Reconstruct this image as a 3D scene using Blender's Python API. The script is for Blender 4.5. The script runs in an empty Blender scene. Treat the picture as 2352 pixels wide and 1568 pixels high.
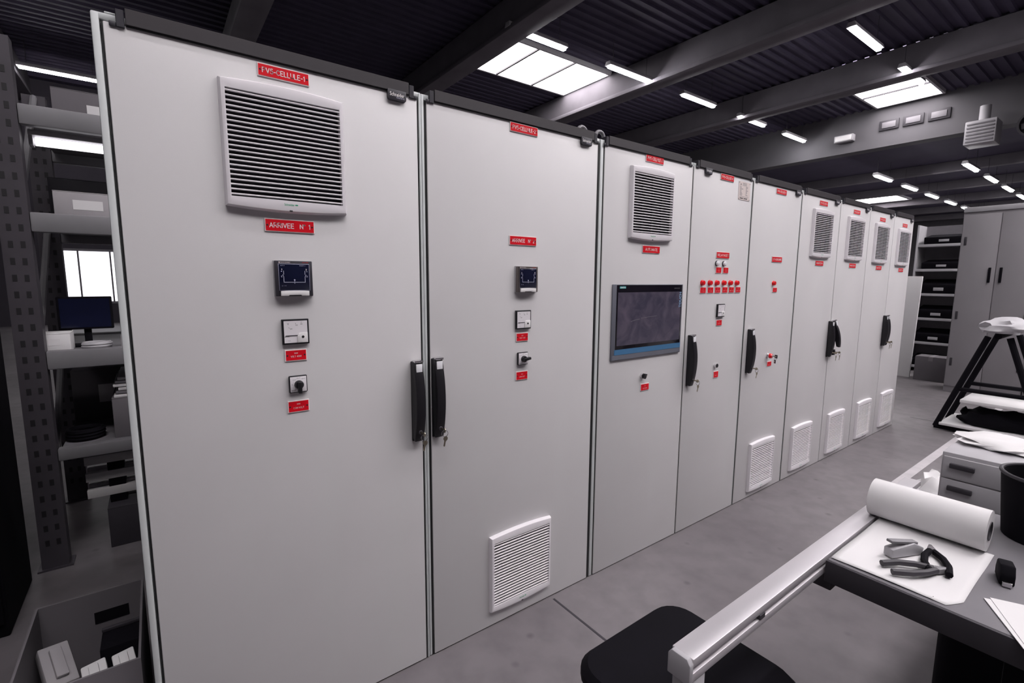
import bpy, bmesh, math, random
from mathutils import Vector, Matrix
random.seed(7)
sc = bpy.context.scene
COL = sc.collection
R = math.radians

# ------------------------------------------------------------------ camera, world, exposure
cam = bpy.data.cameras.new('camera')
cam.sensor_width = 36.0
cam.lens = 16.994
cam.clip_start = 0.02
cam.clip_end = 200
co = bpy.data.objects.new('camera', cam)
COL.objects.link(co)
yaw, pitch, roll = R(36.4518), R(-7.3168), R(0.3536)
fw = Vector((math.sin(yaw)*math.cos(pitch), math.cos(yaw)*math.cos(pitch), math.sin(pitch)))
rt = Vector((math.cos(yaw), -math.sin(yaw), 0))
up = rt.cross(fw)
r2 = rt*math.cos(roll) + up*math.sin(roll)
u2 = -rt*math.sin(roll) + up*math.cos(roll)
m = Matrix((r2, u2, -fw)).transposed().to_4x4()
m.translation = Vector((0.0546, -1.5151, 1.41797))
co.matrix_world = m
sc.camera = co

w = bpy.data.worlds.new('world')
sc.world = w
w.use_nodes = True
w.node_tree.nodes['Background'].inputs[0].default_value = (0.62, 0.6, 0.68, 1)
w.node_tree.nodes['Background'].inputs[1].default_value = 0.35

sc.view_settings.view_transform = 'Standard'
sc.view_settings.look = 'None'
sc.view_settings.gamma = 1.0
sc.view_settings.use_curve_mapping = False
sc.view_settings.exposure = 0.0

TUBE_L = 70.0      # radiance of the fluorescent tubes
SKY_L = 12.4        # radiance of the skylight panes
WIN_L = 1.6

# ------------------------------------------------------------------ materials
def lin(c):
    return tuple(((x/255.0)/12.92 if x/255.0 <= 0.04045 else ((x/255.0+0.055)/1.055)**2.4) for x in c)

MATS = {}
def mat(name, rgb, rough=0.5, metal=0.0, var=0.0, scale=8.0, bump=0.0, bscale=200.0, emit=None, spec=0.5, coat=0.0, alpha=None, trans=0.0):
    """rgb as sRGB 0-255; var = value variation by procedural noise; bump = fine relief"""
    if name in MATS:
        return MATS[name]
    M = bpy.data.materials.new(name)
    M.use_nodes = True
    nt = M.node_tree
    b = nt.nodes['Principled BSDF']
    c = lin(rgb)
    b.inputs['Base Color'].default_value = (*c, 1)
    b.inputs['Roughness'].default_value = rough
    b.inputs['Metallic'].default_value = metal
    b.inputs['Specular IOR Level'].default_value = spec
    b.inputs['Coat Weight'].default_value = coat
    b.inputs['Transmission Weight'].default_value = trans
    tc = nt.nodes.new('ShaderNodeTexCoord')
    if var > 0:
        n = nt.nodes.new('ShaderNodeTexNoise')
        n.inputs['Scale'].default_value = scale
        n.inputs['Detail'].default_value = 5
        nt.links.new(tc.outputs['Object'], n.inputs['Vector'])
        r = nt.nodes.new('ShaderNodeValToRGB')
        r.color_ramp.elements[0].position = 0.3
        r.color_ramp.elements[1].position = 0.7
        r.color_ramp.elements[0].color = (*[max(0, x*(1-var)) for x in c], 1)
        r.color_ramp.elements[1].color = (*[min(1, x*(1+var)) for x in c], 1)
        nt.links.new(n.outputs['Fac'], r.inputs['Fac'])
        nt.links.new(r.outputs['Color'], b.inputs['Base Color'])
    if bump > 0:
        n2 = nt.nodes.new('ShaderNodeTexNoise')
        n2.inputs['Scale'].default_value = bscale
        n2.inputs['Detail'].default_value = 2
        nt.links.new(tc.outputs['Object'], n2.inputs['Vector'])
        bp = nt.nodes.new('ShaderNodeBump')
        bp.inputs['Strength'].default_value = bump
        bp.inputs['Distance'].default_value = 0.002
        nt.links.new(n2.outputs['Fac'], bp.inputs['Height'])
        nt.links.new(bp.outputs['Normal'], b.inputs['Normal'])
    if emit:
        b.inputs['Emission Color'].default_value = (*lin(emit[0]), 1)
        b.inputs['Emission Strength'].default_value = emit[1]
    MATS[name] = M
    return M

paint   = mat('cabinet_paint', (208, 206, 207), 0.42, var=0.02, scale=3, bump=0.10, bscale=900)
framep  = mat('frame_paint', (196, 200, 200), 0.35, var=0.02, scale=5)
rubber  = mat('black_rubber', (16, 16, 18), 0.6, var=0.2, scale=30)
trimblk = mat('trim_black_plastic', (50, 46, 50), 0.5, var=0.06, scale=20)
clipblk = mat('clip_dark_plastic', (44, 42, 50), 0.5, var=0.06, scale=20)
grillep = mat('grille_plastic', (222, 218, 222), 0.38, var=0.01, scale=12)
filterm = mat('grille_filter', (30, 28, 34), 0.9, var=0.3, scale=150)
handleb = mat('handle_black', (17, 15, 21), 0.42, var=0.12, scale=40)
chrome  = mat('chrome', (215, 213, 216), 0.18, 1.0, var=0.03, scale=30)
brass   = mat('key_metal', (176, 168, 150), 0.3, 1.0, var=0.05, scale=80)
white   = mat('white_plastic', (228, 226, 226), 0.4, var=0.02, scale=20)
dial    = mat('dial_white', (222, 218, 222), 0.45, var=0.01, scale=20)
red     = mat('nameplate_red', (214, 8, 30), 0.5, var=0.04, scale=30, spec=0.25)
platew  = mat('plate_core', (235, 222, 220), 0.5, var=0.02, scale=40)
ink     = mat('black_ink', (24, 22, 26), 0.6, var=0.1, scale=40)
inkw    = mat('white_ink', (240, 228, 228), 0.6, var=0.01, scale=40)
green   = mat('logo_green', (20, 150, 105), 0.5, var=0.03, scale=40)
navy    = mat('screen_navy', (16, 20, 44), 0.16, var=0.1, scale=15)
linegrey = mat('diagram_line', (176, 176, 196), 0.5, var=0.02, scale=40)
bezelb  = mat('meter_black', (16, 15, 22), 0.4, var=0.1, scale=40)
bezelg  = mat('device_grey', (112, 106, 104), 0.28, 0.7, var=0.06, scale=40)
hmig    = mat('panel_metal', (106, 108, 118), 0.4, 0.1, var=0.05, scale=14)
hmib    = mat('panel_blue', (62, 110, 150), 0.4, var=0.04, scale=14)
hmiblk  = mat('panel_glass_black', (18, 15, 24), 0.12, var=0.1, scale=10)
teal    = mat('logo_teal', (40, 165, 165), 0.5, var=0.02, scale=40)
ltblue  = mat('logo_light_blue', (140, 185, 220), 0.5, var=0.02, scale=40)
redlamp = mat('red_lens', (226, 8, 24), 0.22, var=0.05, scale=40, coat=0.5)
whitelamp = mat('white_lens', (232, 232, 236), 0.22, var=0.02, scale=40, coat=0.5)
ratingp = mat('rating_plate', (222, 210, 206), 0.4, var=0.02, scale=30)

# background palette, greys with a faint violet cast
concrete = mat('concrete_beam', (104, 100, 106), 0.85, var=0.12, scale=1.6, bump=0.2, bscale=30)
lintelm = mat('lintel_concrete', (92, 90, 94), 0.85, var=0.08, scale=1.0, bump=0.2, bscale=30)
deckm   = mat('ceiling_deck', (60, 54, 74), 0.75, var=0.12, scale=2.0)
wallm   = mat('wall_paint', (120, 117, 122), 0.9, var=0.06, scale=1.0)
walld   = mat('wall_dark', (62, 58, 66), 0.9, var=0.08, scale=1.0)
steelg  = mat('rack_steel', (128, 126, 130), 0.5, 0.1, var=0.06, scale=6)
steeld  = mat('rack_upright_steel', (70, 66, 72), 0.5, 0.2, var=0.1, scale=8)
blackm  = mat('black_matt', (11, 9, 16), 0.85, var=0.15, scale=12, spec=0.15)
lockerg = mat('locker_grey', (140, 136, 140), 0.55, var=0.05, scale=3)
darkg   = mat('dark_grey', (52, 49, 55), 0.6, var=0.1, scale=10)
midg    = mat('mid_grey', (116, 113, 118), 0.6, var=0.08, scale=6)
lightg  = mat('light_grey', (170, 168, 172), 0.55, var=0.05, scale=6)
paperw  = mat('paper_white', (212, 210, 211), 0.7, var=0.015, scale=6)
cartong = mat('carton_grey', (104, 100, 104), 0.85, var=0.06, scale=6)
cartonl = mat('carton_light', (158, 154, 157), 0.85, var=0.06, scale=6)
tapem   = mat('packing_tape', (138, 133, 137), 0.35, var=0.04, scale=10)
alu     = mat('aluminium', (214, 210, 214), 0.4, 0.55, var=0.04, scale=6)
linep   = mat('floor_line_paint', (176, 172, 175), 0.7, var=0.1, scale=8)
cardo   = mat('cardboard_orange', (196, 150, 112), 0.8, var=0.06, scale=12)
tubem   = mat('tube_light', (240, 240, 245), 0.4, emit=((255, 252, 255), TUBE_L))
skym    = mat('skylight_pane', (240, 240, 245), 0.4, emit=((255, 249, 251), SKY_L))
racklm  = mat('rack_tube_light', (240, 240, 245), 0.4, emit=((255, 252, 255), 2.0))
winm    = mat('window_daylight', (235, 235, 240), 0.4, emit=((250, 248, 255), WIN_L))

def floor_material():
    M = bpy.data.materials.new('floor_concrete')
    M.use_nodes = True
    nt = M.node_tree
    b = nt.nodes['Principled BSDF']
    tc = nt.nodes.new('ShaderNodeTexCoord')
    n1 = nt.nodes.new('ShaderNodeTexNoise'); n1.inputs['Scale'].default_value = 0.9; n1.inputs['Detail'].default_value = 6
    n2 = nt.nodes.new('ShaderNodeTexNoise'); n2.inputs['Scale'].default_value = 9; n2.inputs['Detail'].default_value = 6
    v = nt.nodes.new('ShaderNodeTexVoronoi'); v.inputs['Scale'].default_value = 5.5
    for n in (n1, n2, v):
        nt.links.new(tc.outputs['Object'], n.inputs['Vector'])
    r1 = nt.nodes.new('ShaderNodeValToRGB')
    r1.color_ramp.elements[0].position = 0.3; r1.color_ramp.elements[0].color = (*lin((98, 93, 96)), 1)
    r1.color_ramp.elements[1].position = 0.7; r1.color_ramp.elements[1].color = (*lin((119, 114, 117)), 1)
    nt.links.new(n1.outputs['Fac'], r1.inputs['Fac'])
    r2_ = nt.nodes.new('ShaderNodeValToRGB')
    r2_.color_ramp.elements[0].position = 0.3; r2_.color_ramp.elements[0].color = (0.8, 0.8, 0.8, 1)
    r2_.color_ramp.elements[1].position = 0.6; r2_.color_ramp.elements[1].color = (1, 1, 1, 1)
    nt.links.new(n2.outputs['Fac'], r2_.inputs['Fac'])
    r3 = nt.nodes.new('ShaderNodeValToRGB')
    r3.color_ramp.elements[0].position = 0.03; r3.color_ramp.elements[0].color = (0.55, 0.53, 0.55, 1)
    r3.color_ramp.elements[1].position = 0.12; r3.color_ramp.elements[1].color = (1, 1, 1, 1)
    nt.links.new(v.outputs['Distance'], r3.inputs['Fac'])
    mx = nt.nodes.new('ShaderNodeMixRGB'); mx.blend_type = 'MULTIPLY'; mx.inputs[0].default_value = 1
    nt.links.new(r1.outputs[0], mx.inputs[1]); nt.links.new(r2_.outputs[0], mx.inputs[2])
    mx2 = nt.nodes.new('ShaderNodeMixRGB'); mx2.blend_type = 'MULTIPLY'; mx2.inputs[0].default_value = 0.8
    nt.links.new(mx.outputs[0], mx2.inputs[1]); nt.links.new(r3.outputs[0], mx2.inputs[2])
    nt.links.new(mx2.outputs[0], b.inputs['Base Color'])
    b.inputs['Roughness'].default_value = 0.55
    return M
floorm = floor_material()

def film_material():
    M = bpy.data.materials.new('screen_film')
    M.use_nodes = True
    nt = M.node_tree
    b = nt.nodes['Principled BSDF']
    tc = nt.nodes.new('ShaderNodeTexCoord')
    n = nt.nodes.new('ShaderNodeTexNoise'); n.inputs['Scale'].default_value = 9; n.inputs['Detail'].default_value = 3
    n.inputs['Distortion'].default_value = 1.5
    nt.links.new(tc.outputs['Object'], n.inputs['Vector'])
    r = nt.nodes.new('ShaderNodeValToRGB')
    r.color_ramp.elements[0].position = 0.35; r.color_ramp.elements[0].color = (*lin((62, 60, 76)), 1)
    r.color_ramp.elements[1].position = 0.75; r.color_ramp.elements[1].color = (*lin((92, 84, 98)), 1)
    nt.links.new(n.outputs['Fac'], r.inputs['Fac'])
    nt.links.new(r.outputs[0], b.inputs['Base Color'])
    b.inputs['Roughness'].default_value = 0.22
    bp = nt.nodes.new('ShaderNodeBump'); bp.inputs['Strength'].default_value = 0.25; bp.inputs['Distance'].default_value = 0.004
    nt.links.new(n.outputs['Fac'], bp.inputs['Height']); nt.links.new(bp.outputs['Normal'], b.inputs['Normal'])
    return M
filmm = film_material()

# ------------------------------------------------------------------ mesh helpers
class MB:
    def __init__(s):
        s.bm = bmesh.new()
    def box(s, x0, x1, y0, y1, z0, z1, bev=0.0, seg=2):
        t = bmesh.new()
        bmesh.ops.create_cube(t, size=1.0)
        for v in t.verts:
            v.co = Vector(((x0+x1)/2 + v.co.x*(x1-x0), (y0+y1)/2 + v.co.y*(y1-y0), (z0+z1)/2 + v.co.z*(z1-z0)))
        if bev > 0:
            bmesh.ops.bevel(t, geom=list(t.edges), offset=bev, segments=seg, profile=0.5, affect='EDGES')
        s._add(t)
        return s
    def _add(s, t, mtx=None):
        if mtx is not None:
            t.transform(mtx)
        me = bpy.data.meshes.new('tmp')
        t.to_mesh(me); t.free()
        s.bm.from_mesh(me)
        bpy.data.meshes.remove(me)
    def cyl(s, p0, p1, r0, r1=None, n=20, caps=True):
        p0 = Vector(p0); p1 = Vector(p1)
        r1 = r0 if r1 is None else r1
        d = p1-p0
        q = d.to_track_quat('Z', 'Y').to_matrix()
        a = []; b = []
        for i in range(n):
            t = 2*math.pi*i/n
            o = q @ Vector((math.cos(t), math.sin(t), 0))
            a.append(s.bm.verts.new(p0+o*r0)); b.append(s.bm.verts.new(p1+o*r1))
        for i in range(n):
            j = (i+1) % n
            s.bm.faces.new((a[i], a[j], b[j], b[i]))
        if caps:
            s.bm.faces.new(a[::-1]); s.bm.faces.new(b)
        return s
    def lathe(s, c, axis, prof, n=24):
        """prof: list of (distance along axis, radius)"""
        c = Vector(c); q = Vector(axis).to_track_quat('Z', 'Y').to_matrix()
        rings = []
        for h, r in prof:
            if r < 1e-6:
                rings.append([s.bm.verts.new(c + q @ Vector((0, 0, h)))])
            else:
                rings.append([s.bm.verts.new(c + q @ Vector((r*math.cos(2*math.pi*i/n), r*math.sin(2*math.pi*i/n), h))) for i in range(n)])
        for A, B in zip(rings, rings[1:]):
            for i in range(n):
                j = (i+1) % n
                if len(A) == 1 and len(B) == 1:
                    continue
                if len(A) == 1:
                    s.bm.faces.new((A[0], B[j], B[i]))
                elif len(B) == 1:
                    s.bm.faces.new((A[i], A[j], B[0]))
                else:
                    s.bm.faces.new((A[i], A[j], B[j], B[i]))
        if len(rings[0]) > 1: s.bm.faces.new(rings[0][::-1])
        if len(rings[-1]) > 1: s.bm.faces.new(rings[-1])
        return s
    def tube(s, pts, r, n=8, closed=False):
        pts = [Vector(p) for p in pts]
        rings = []
        N = len(pts)
        for i, p in enumerate(pts):
            if closed:
                d = pts[(i+1) % N]-pts[i-1]
            else:
                d = pts[min(i+1, N-1)]-pts[max(i-1, 0)]
            q = d.to_track_quat('Z', 'Y').to_matrix()
            rings.append([s.bm.verts.new(p + q @ Vector((r*math.cos(2*math.pi*k/n), r*math.sin(2*math.pi*k/n), 0))) for k in range(n)])
        M_ = N if closed else N-1
        for i in range(M_):
            A = rings[i]; B = rings[(i+1) % N]
            for k in range(n):
                j = (k+1) % n
                s.bm.faces.new((A[k], A[j], B[j], B[k]))
        if not closed:
            s.bm.faces.new(rings[0][::-1]); s.bm.faces.new(rings[-1])
        return s
    def prism(s, prof, axis, a, b, bev=0.0):
        """prof: 2D outline, extruded along axis from a to b. axis x -> prof is (y,z); y -> (x,z); z -> (x,y)"""
        t = bmesh.new()
        def mk(p, h):
            if axis == 'x': return (h, p[0], p[1])
            if axis == 'y': return (p[0], h, p[1])
            return (p[0], p[1], h)
        A = [t.verts.new(mk(p, a)) for p in prof]; B = [t.verts.new(mk(p, b)) for p in prof]
        n = len(prof)
        t.faces.new(A); t.faces.new(B[::-1])
        for i in range(n):
            j = (i+1) % n
            t.faces.new((A[j], A[i], B[i], B[j]))
        bmesh.ops.recalc_face_normals(t, faces=list(t.faces))
        if bev > 0:
            bmesh.ops.bevel(t, geom=list(t.edges), offset=bev, segments=2, profile=0.5, affect='EDGES')
        s._add(t)
        return s
    def loft(s, loops, close_first=False, close_last=False):
        V = [[s.bm.verts.new(p) for p in L] for L in loops]
        n = len(loops[0])
        for A, B in zip(V, V[1:]):
            for i in range(n):
                j = (i+1) % n
                s.bm.faces.new((A[i], A[j], B[j], B[i]))
        if close_first: s.bm.faces.new(V[0][::-1])
        if close_last: s.bm.faces.new(V[-1])
        return s
    def grid(s, nx, ny, f):
        V = [[s.bm.verts.new(f(i/nx, j/ny)) for i in range(nx+1)] for j in range(ny+1)]
        for j in range(ny):
            for i in range(nx):
                s.bm.faces.new((V[j][i], V[j][i+1], V[j+1][i+1], V[j+1][i]))
        return s
    def xf(s, mtx):
        s.bm.transform(mtx); return s
    def mesh(s, name, material, angle=32, normals=True):
        if normals:
            bmesh.ops.recalc_face_normals(s.bm, faces=list(s.bm.faces))
        me = bpy.data.meshes.new(name)
        s.bm.to_mesh(me); s.bm.free()
        if isinstance(material, (list, tuple)):
            for m_ in material: me.materials.append(m_)
        else:
            me.materials.append(material)
        for p in me.polygons: p.use_smooth = True
        me.set_sharp_from_angle(angle=R(angle))
        return me

def ob(name, me, parent=None, loc=(0, 0, 0), rot=None):
    o = bpy.data.objects.new(name, me)
    COL.objects.link(o)
    o.location = loc
    if rot: o.rotation_euler = rot
    if parent is not None: o.parent = parent
    return o
def part(name, mb, material, parent=None, loc=(0, 0, 0), rot=None, angle=32):
    return ob(name, mb.mesh(name, material, angle), parent, loc, rot)
def tag(o, label=None, cat=None, group=None, kind=None):
    if label: o['label'] = label
    if cat: o['category'] = cat
    if group: o['group'] = group
    if kind: o['kind'] = kind
    return o
def thing(name, label, cat, loc=(0, 0, 0), rz=0.0, group=None):
    o = bpy.data.objects.new(name, None)
    o.empty_display_size = 0.1
    COL.objects.link(o)
    o.location = loc
    o.rotation_euler = (0, 0, rz)
    return tag(o, label, cat, group)
def struct(name, mb, material, angle=32):
    return tag(part(name, mb, material, None, angle=angle), kind='structure')
def copy_tree(o, parent=None):
    c = o.copy(); COL.objects.link(c); c.parent = parent
    for ch in list(o.children):
        copy_tree(ch, c)
    return c

TXT = {}
def text_mesh(s, wd, ht, material, bold=0.0):
    """flat lettering in the XZ plane facing -y, centred on the origin, fitted to wd x ht"""
    key = (s, round(wd, 4), round(ht, 4), material.name)
    if key in TXT: return TXT[key]
    cu = bpy.data.curves.new('lettering', 'FONT')
    cu.body = s; cu.size = 1.0; cu.resolution_u = 3; cu.offset = bold
    o = bpy.data.objects.new('lettering_tmp', cu)
    COL.objects.link(o)
    dg = bpy.context.evaluated_depsgraph_get()
    me = bpy.data.meshes.new_from_object(o.evaluated_get(dg))
    bpy.data.objects.remove(o); bpy.data.curves.remove(cu)
    xs = [v.co.x for v in me.vertices]; ys = [v.co.y for v in me.vertices]
    x0, x1, y0, y1 = min(xs), max(xs), min(ys), max(ys)
    kx = wd/max(1e-6, x1-x0); ky = ht/max(1e-6, y1-y0)
    for v in me.vertices:
        v.co = Vector(((v.co.x-(x0+x1)/2)*kx, 0.0, (v.co.y-(y0+y1)/2)*ky))
    me.materials.clear(); me.materials.append(material)
    me.name = 'lettering'
    TXT[key] = me
    return me

def _arc(cx, cy, rx, ry, a0, a1, n=9):
    return [(cx+rx*math.cos(R(a0+(a1-a0)*k/n)), cy+ry*math.sin(R(a0+(a1-a0)*k/n))) for k in range(n+1)]
GLYPH = {
 'A': (.62, [[(0, 0), (.31, 1), (.62, 0)], [(.11, .33), (.51, .33)]]),
 'C': (.62, [_arc(.33, .5, .33, .5, 40, 320, 14)]),
 'D': (.58, [[(0, 0), (0, 1), (.25, 1)] + _arc(.25, .5, .33, .5, 90, -90, 12) + [(0, 0)]]),
 'E': (.5, [[(.5, 0), (0, 0), (0, 1), (.5, 1)], [(0, .52), (.45, .52)]]),
 'F': (.48, [[(0, 0), (0, 1), (.48, 1)], [(0, .52), (.42, .52)]]),
 'G': (.64, [_arc(.33, .5, .33, .5, 40, 330, 14) + [(.62, .46), (.38, .46)]]),
 'I': (.06, [[(.03, 0), (.03, 1)]]),
 'L': (.45, [[(0, 1), (0, 0), (.45, 0)]]),
 'M': (.68, [[(0, 0), (0, 1), (.34, .15), (.68, 1), (.68, 0)]]),
 'N': (.56, [[(0, 0), (0, 1), (.56, 0), (.56, 1)]]),
 'O': (.66, [_arc(.33, .5, .33, .5, 0, 360, 20)]),
 'P': (.54, [[(0, 0), (0, 1), (.28, 1)] + _arc(.28, .74, .26, .26, 90, -90, 9) + [(0, .48)]]),
 'R': (.56, [[(0, 0), (0, 1), (.28, 1)] + _arc(.28, .74, .26, .26, 90, -90, 9) + [(0, .48)], [(.28, .48), (.56, 0)]]),
 'S': (.54, [_arc(.27, .75, .25, .25, 30, 260, 10) + _arc(.27, .25, .27, .25, 80, -150, 10)]),
 'T': (.56, [[(0, 1), (.56, 1)], [(.28, 1), (.28, 0)]]),
 'U': (.56, [[(0, 1), (0, .28)] + _arc(.28, .28, .28, .28, 180, 360, 10) + [(.56, 1)]]),
 'V': (.6, [[(0, 1), (.3, 0), (.6, 1)]]),
 'X': (.58, [[(0, 0), (.58, 1)], [(0, 1), (.58, 0)]]),
 'Y': (.58, [[(0, 1), (.29, .5), (.58, 1)], [(.29, .5), (.29, 0)]]),
 '0': (.52, [_arc(.26, .5, .26, .5, 0, 360, 18)]),
 '1': (.3, [[(.02, .78), (.2, 1), (.2, 0)]]),
 '2': (.52, [_arc(.26, .73, .25, .27, 165, -30, 10) + [(0, 0), (.52, 0)]]),
 '3': (.5, [_arc(.24, .75, .23, .25, 150, -80, 9) + _arc(.24, .26, .25, .26, 85, -150, 9)]),
 '4': (.54, [[(.4, 0), (.4, 1), (0, .3), (.54, .3)]]),
 '5': (.52, [[(.48, 1), (.1, 1), (.05, .52)] + _arc(.25, .32, .27, .32, 125, -150, 11)]),
 '6': (.52, [_arc(.26, .3, .25, .3, 0, 360, 16), [(.02, .36), (.1, .75), (.26, .97), (.45, .97)]]),
 '7': (.5, [[(0, 1), (.5, 1), (.15, 0)]]),
 '8': (.52, [_arc(.26, .76, .22, .24, 0, 360, 14), _arc(.26, .26, .26, .26, 0, 360, 16)]),
 '9': (.52, [_arc(.26, .7, .25, .3, 0, 360, 16), [(.5, .64), (.42, .25), (.26, .03), (.07, .03)]]),
 '-': (.3, [[(0, .42), (.3, .42)]]),
 '.': (.06, [[(.02, 0), (.02, .04)]]),
 '/': (.4, [[(0, -.05), (.4, 1.05)]]),
 '\u00b0': (.24, [_arc(.12, .86, .12, .12, 0, 360, 10)]),
 ' ': (.32, [])}
def stroke_text(s, wd, ht, material, th=0.13):
    """engraved single-stroke lettering, flat in the XZ plane, centred, fitted to wd x ht"""
    key = ('stroke', s, round(wd, 4), round(ht, 4), material.name)
    if key in TXT: return TXT[key]
    adv = 0; strokes = []
    for c in s:
        gw, gs = GLYPH[c]
        for g in gs: strokes.append([(adv+x, y) for x, y in g])
        adv += gw+0.21
    adv -= 0.21
    kx = wd/adv; kz = ht
    hw = th*ht/2
    verts, faces = [], []
    lay = 0
    for st in strokes:
        P = [((x-adv/2)*kx, (y-0.5)*kz) for x, y in st]
        lay += 1
        yy = -0.00002*(lay % 3)
        for (a, b) in zip(P, P[1:]):
            dx, dz = b[0]-a[0], b[1]-a[1]
            l = math.hypot(dx, dz)
            if l < 1e-9: continue
            ux, uz = dx/l*hw, dz/l*hw
            nx, nz = -uz, ux
            k = 0.55
            i0 = len(verts)
            verts += [(a[0]-ux*k-nx, yy, a[1]-uz*k-nz), (b[0]+ux*k-nx, yy, b[1]+uz*k-nz), (b[0]+ux*k+nx, yy, b[1]+uz*k+nz), (a[0]-ux*k+nx, yy, a[1]-uz*k+nz)]
            faces.append((i0, i0+1, i0+2, i0+3))
    me = bpy.data.meshes.new('lettering')
    me.from_pydata(verts, [], faces)
    me.materials.append(material)
    TXT[key] = me
    return me

# ------------------------------------------------------------------ the hall: floor, walls, ceiling, beams
FX0, FX1, FY0, FY1 = -7.0, 46.0, -9.0, 18.0
ZC = 7.0
fl = struct('floor', MB().box(FX0, FX1, FY0, FY1, -0.2, 0.0), floorm)
part('floor_line', MB().box(3.78, 7.9, -0.535, -0.475, 0.0002, 0.0015), linep, fl)
part('expansion_joint', MB().box(1.395, 1.405, -1.9, -0.02, 0.0002, 0.001), darkg, fl)
part('expansion_joint', MB().box(6.395, 6.405, -5, -0.02, 0.0002, 0.001), darkg, fl)
wl = struct('wall_left', MB().box(FX0-0.2, FX0, FY0, FY1, 0, ZC+0.3), walld)
struct('wall_right', MB().box(FX0, FX1, FY0-0.2, FY0, 0, ZC+0.3), walld)
struct('wall_end', MB().box(FX1, FX1+0.2, FY0, FY1, 0, ZC+0.3), midg)

# back wall with a daylight window low in the gap behind the rack
wb = MB()
WX0, WX1, WZ0, WZ1 = -2.5, 0.6, 0.6, 2.25
wb.box(FX0, WX0, FY1, FY1+0.2, 0, ZC+0.3); wb.box(WX1, FX1, FY1, FY1+0.2, 0, ZC+0.3)
wb.box(WX0, WX1, FY1, FY1+0.2, 0, WZ0); wb.box(WX0, WX1, FY1, FY1+0.2, WZ1, ZC+0.3)
struct('wall_back', wb, walld)
w1 = struct('window_1', MB().box(WX0, WX1, FY1-0.02, FY1+0.04, WZ0, WZ0+0.06).box(WX0, WX1, FY1-0.02, FY1+0.04, WZ1-0.06, WZ1)
            .box(WX0, WX0+0.06, FY1-0.02, FY1+0.04, WZ0+0.06, WZ1-0.06).box(WX1-0.06, WX1, FY1-0.02, FY1+0.04, WZ0+0.06, WZ1-0.06), midg)
nw = 4
for i in range(nw):
    a = WX0+0.06+(WX1-WX0-0.12)*i/nw; b_ = WX0+0.06+(WX1-WX0-0.12)*(i+1)/nw
    part('pane', MB().box(a+0.02, b_-0.02, FY1+0.06, FY1+0.07, WZ0+0.07, WZ1-0.07), winm, w1)
    if i: part('mullion', MB().box(a-0.02, a+0.02, FY1-0.01, FY1+0.05, WZ0+0.06, WZ1-0.06), midg, w1)

# dividing lintel between the two halls, standing on columns
LX = 19.4
lt = struct('wall_lintel', MB().box(LX, LX+0.5, FY0, FY1, 5.75, ZC+0.2), lintelm)
for y in (-8.0, 12.5):
    part('column', MB().box(LX, LX+0.5, y, y+0.5, 0, 5.75, 0.02), lintelm, lt)
for k in range(3):
    f = part('vent_panel', MB().box(LX-0.05, LX, 2.9+0.62*k, 3.42+0.62*k, 6.25, 6.55, 0.012), darkg, lt)
    part('vent_face', MB().box(LX-0.07, LX-0.045, 2.98+0.62*k, 3.34+0.62*k, 6.31, 6.49, 0.006), midg, f)

# ceiling: beams along y, corrugated deck panels per bay, skylights
BEAMS = [-2.47, 1.9, 6.27, 10.64, 15.0]
SKY = {(6.27, 10.64): [(8.2, 10.0), (-5.5, -2.3)], (1.9, 6.27): [(-4.7, -2.6)], (10.64, 15.0): [(-4.9, -2.5)],
       (15.0, LX): [(3.1, 4.7)], (-2.47, 1.9): [(-4.4, -2.7)], (FX0, -2.47): []}  # openings at negative y are unseen skylights, added to light the cabinet fronts
ceil = struct('ceiling', MB().box(FX0, LX, FY0, FY0+0.25, ZC-0.1, ZC+0.1).box(FX0, LX, FY1-0.25, FY1, ZC-0.1, ZC+0.1), deckm)
for bx_ in BEAMS:
    part('beam', MB().box(bx_-0.16, bx_+0.16, FY0, FY1, ZC-0.62, ZC-0.02, 0.02), concrete, ceil)
    part('beam_ledge', MB().box(bx_-0.24, bx_+0.24, FY0, FY1, ZC-0.72, ZC-0.62, 0.015), concrete, ceil)
def deck(x0, x1, y0, y1):
    prof_top = []; n = max(1, round((y1-y0)/0.25)); p = (y1-y0)/n
    pts = []
    for i in range(n):
        a = y0+i*p
        pts += [(a, ZC), (a+p*0.35, ZC), (a+p*0.45, ZC+0.05), (a+p*0.9, ZC+0.05)]
    pts.append((y1, ZC))
    mb = MB()
    lo = [mb.bm.verts.new((x0, y, z)) for y, z in pts]; hi = [mb.bm.verts.new((x1, y, z)) for y, z in pts]
    for i in range(len(pts)-1):
        mb.bm.faces.new((lo[i], lo[i+1], hi[i+1], hi[i]))
    lo2 = [mb.bm.verts.new((x0, y, z+0.02)) for y, z in pts]; hi2 = [mb.bm.verts.new((x1, y, z+0.02)) for y, z in pts]
    for i in range(len(pts)-1):
        mb.bm.faces.new((hi2[i], hi2[i+1], lo2[i+1], lo2[i]))
    part('deck_panel', mb, deckm, ceil, angle=20)
nwin = 2
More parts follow.
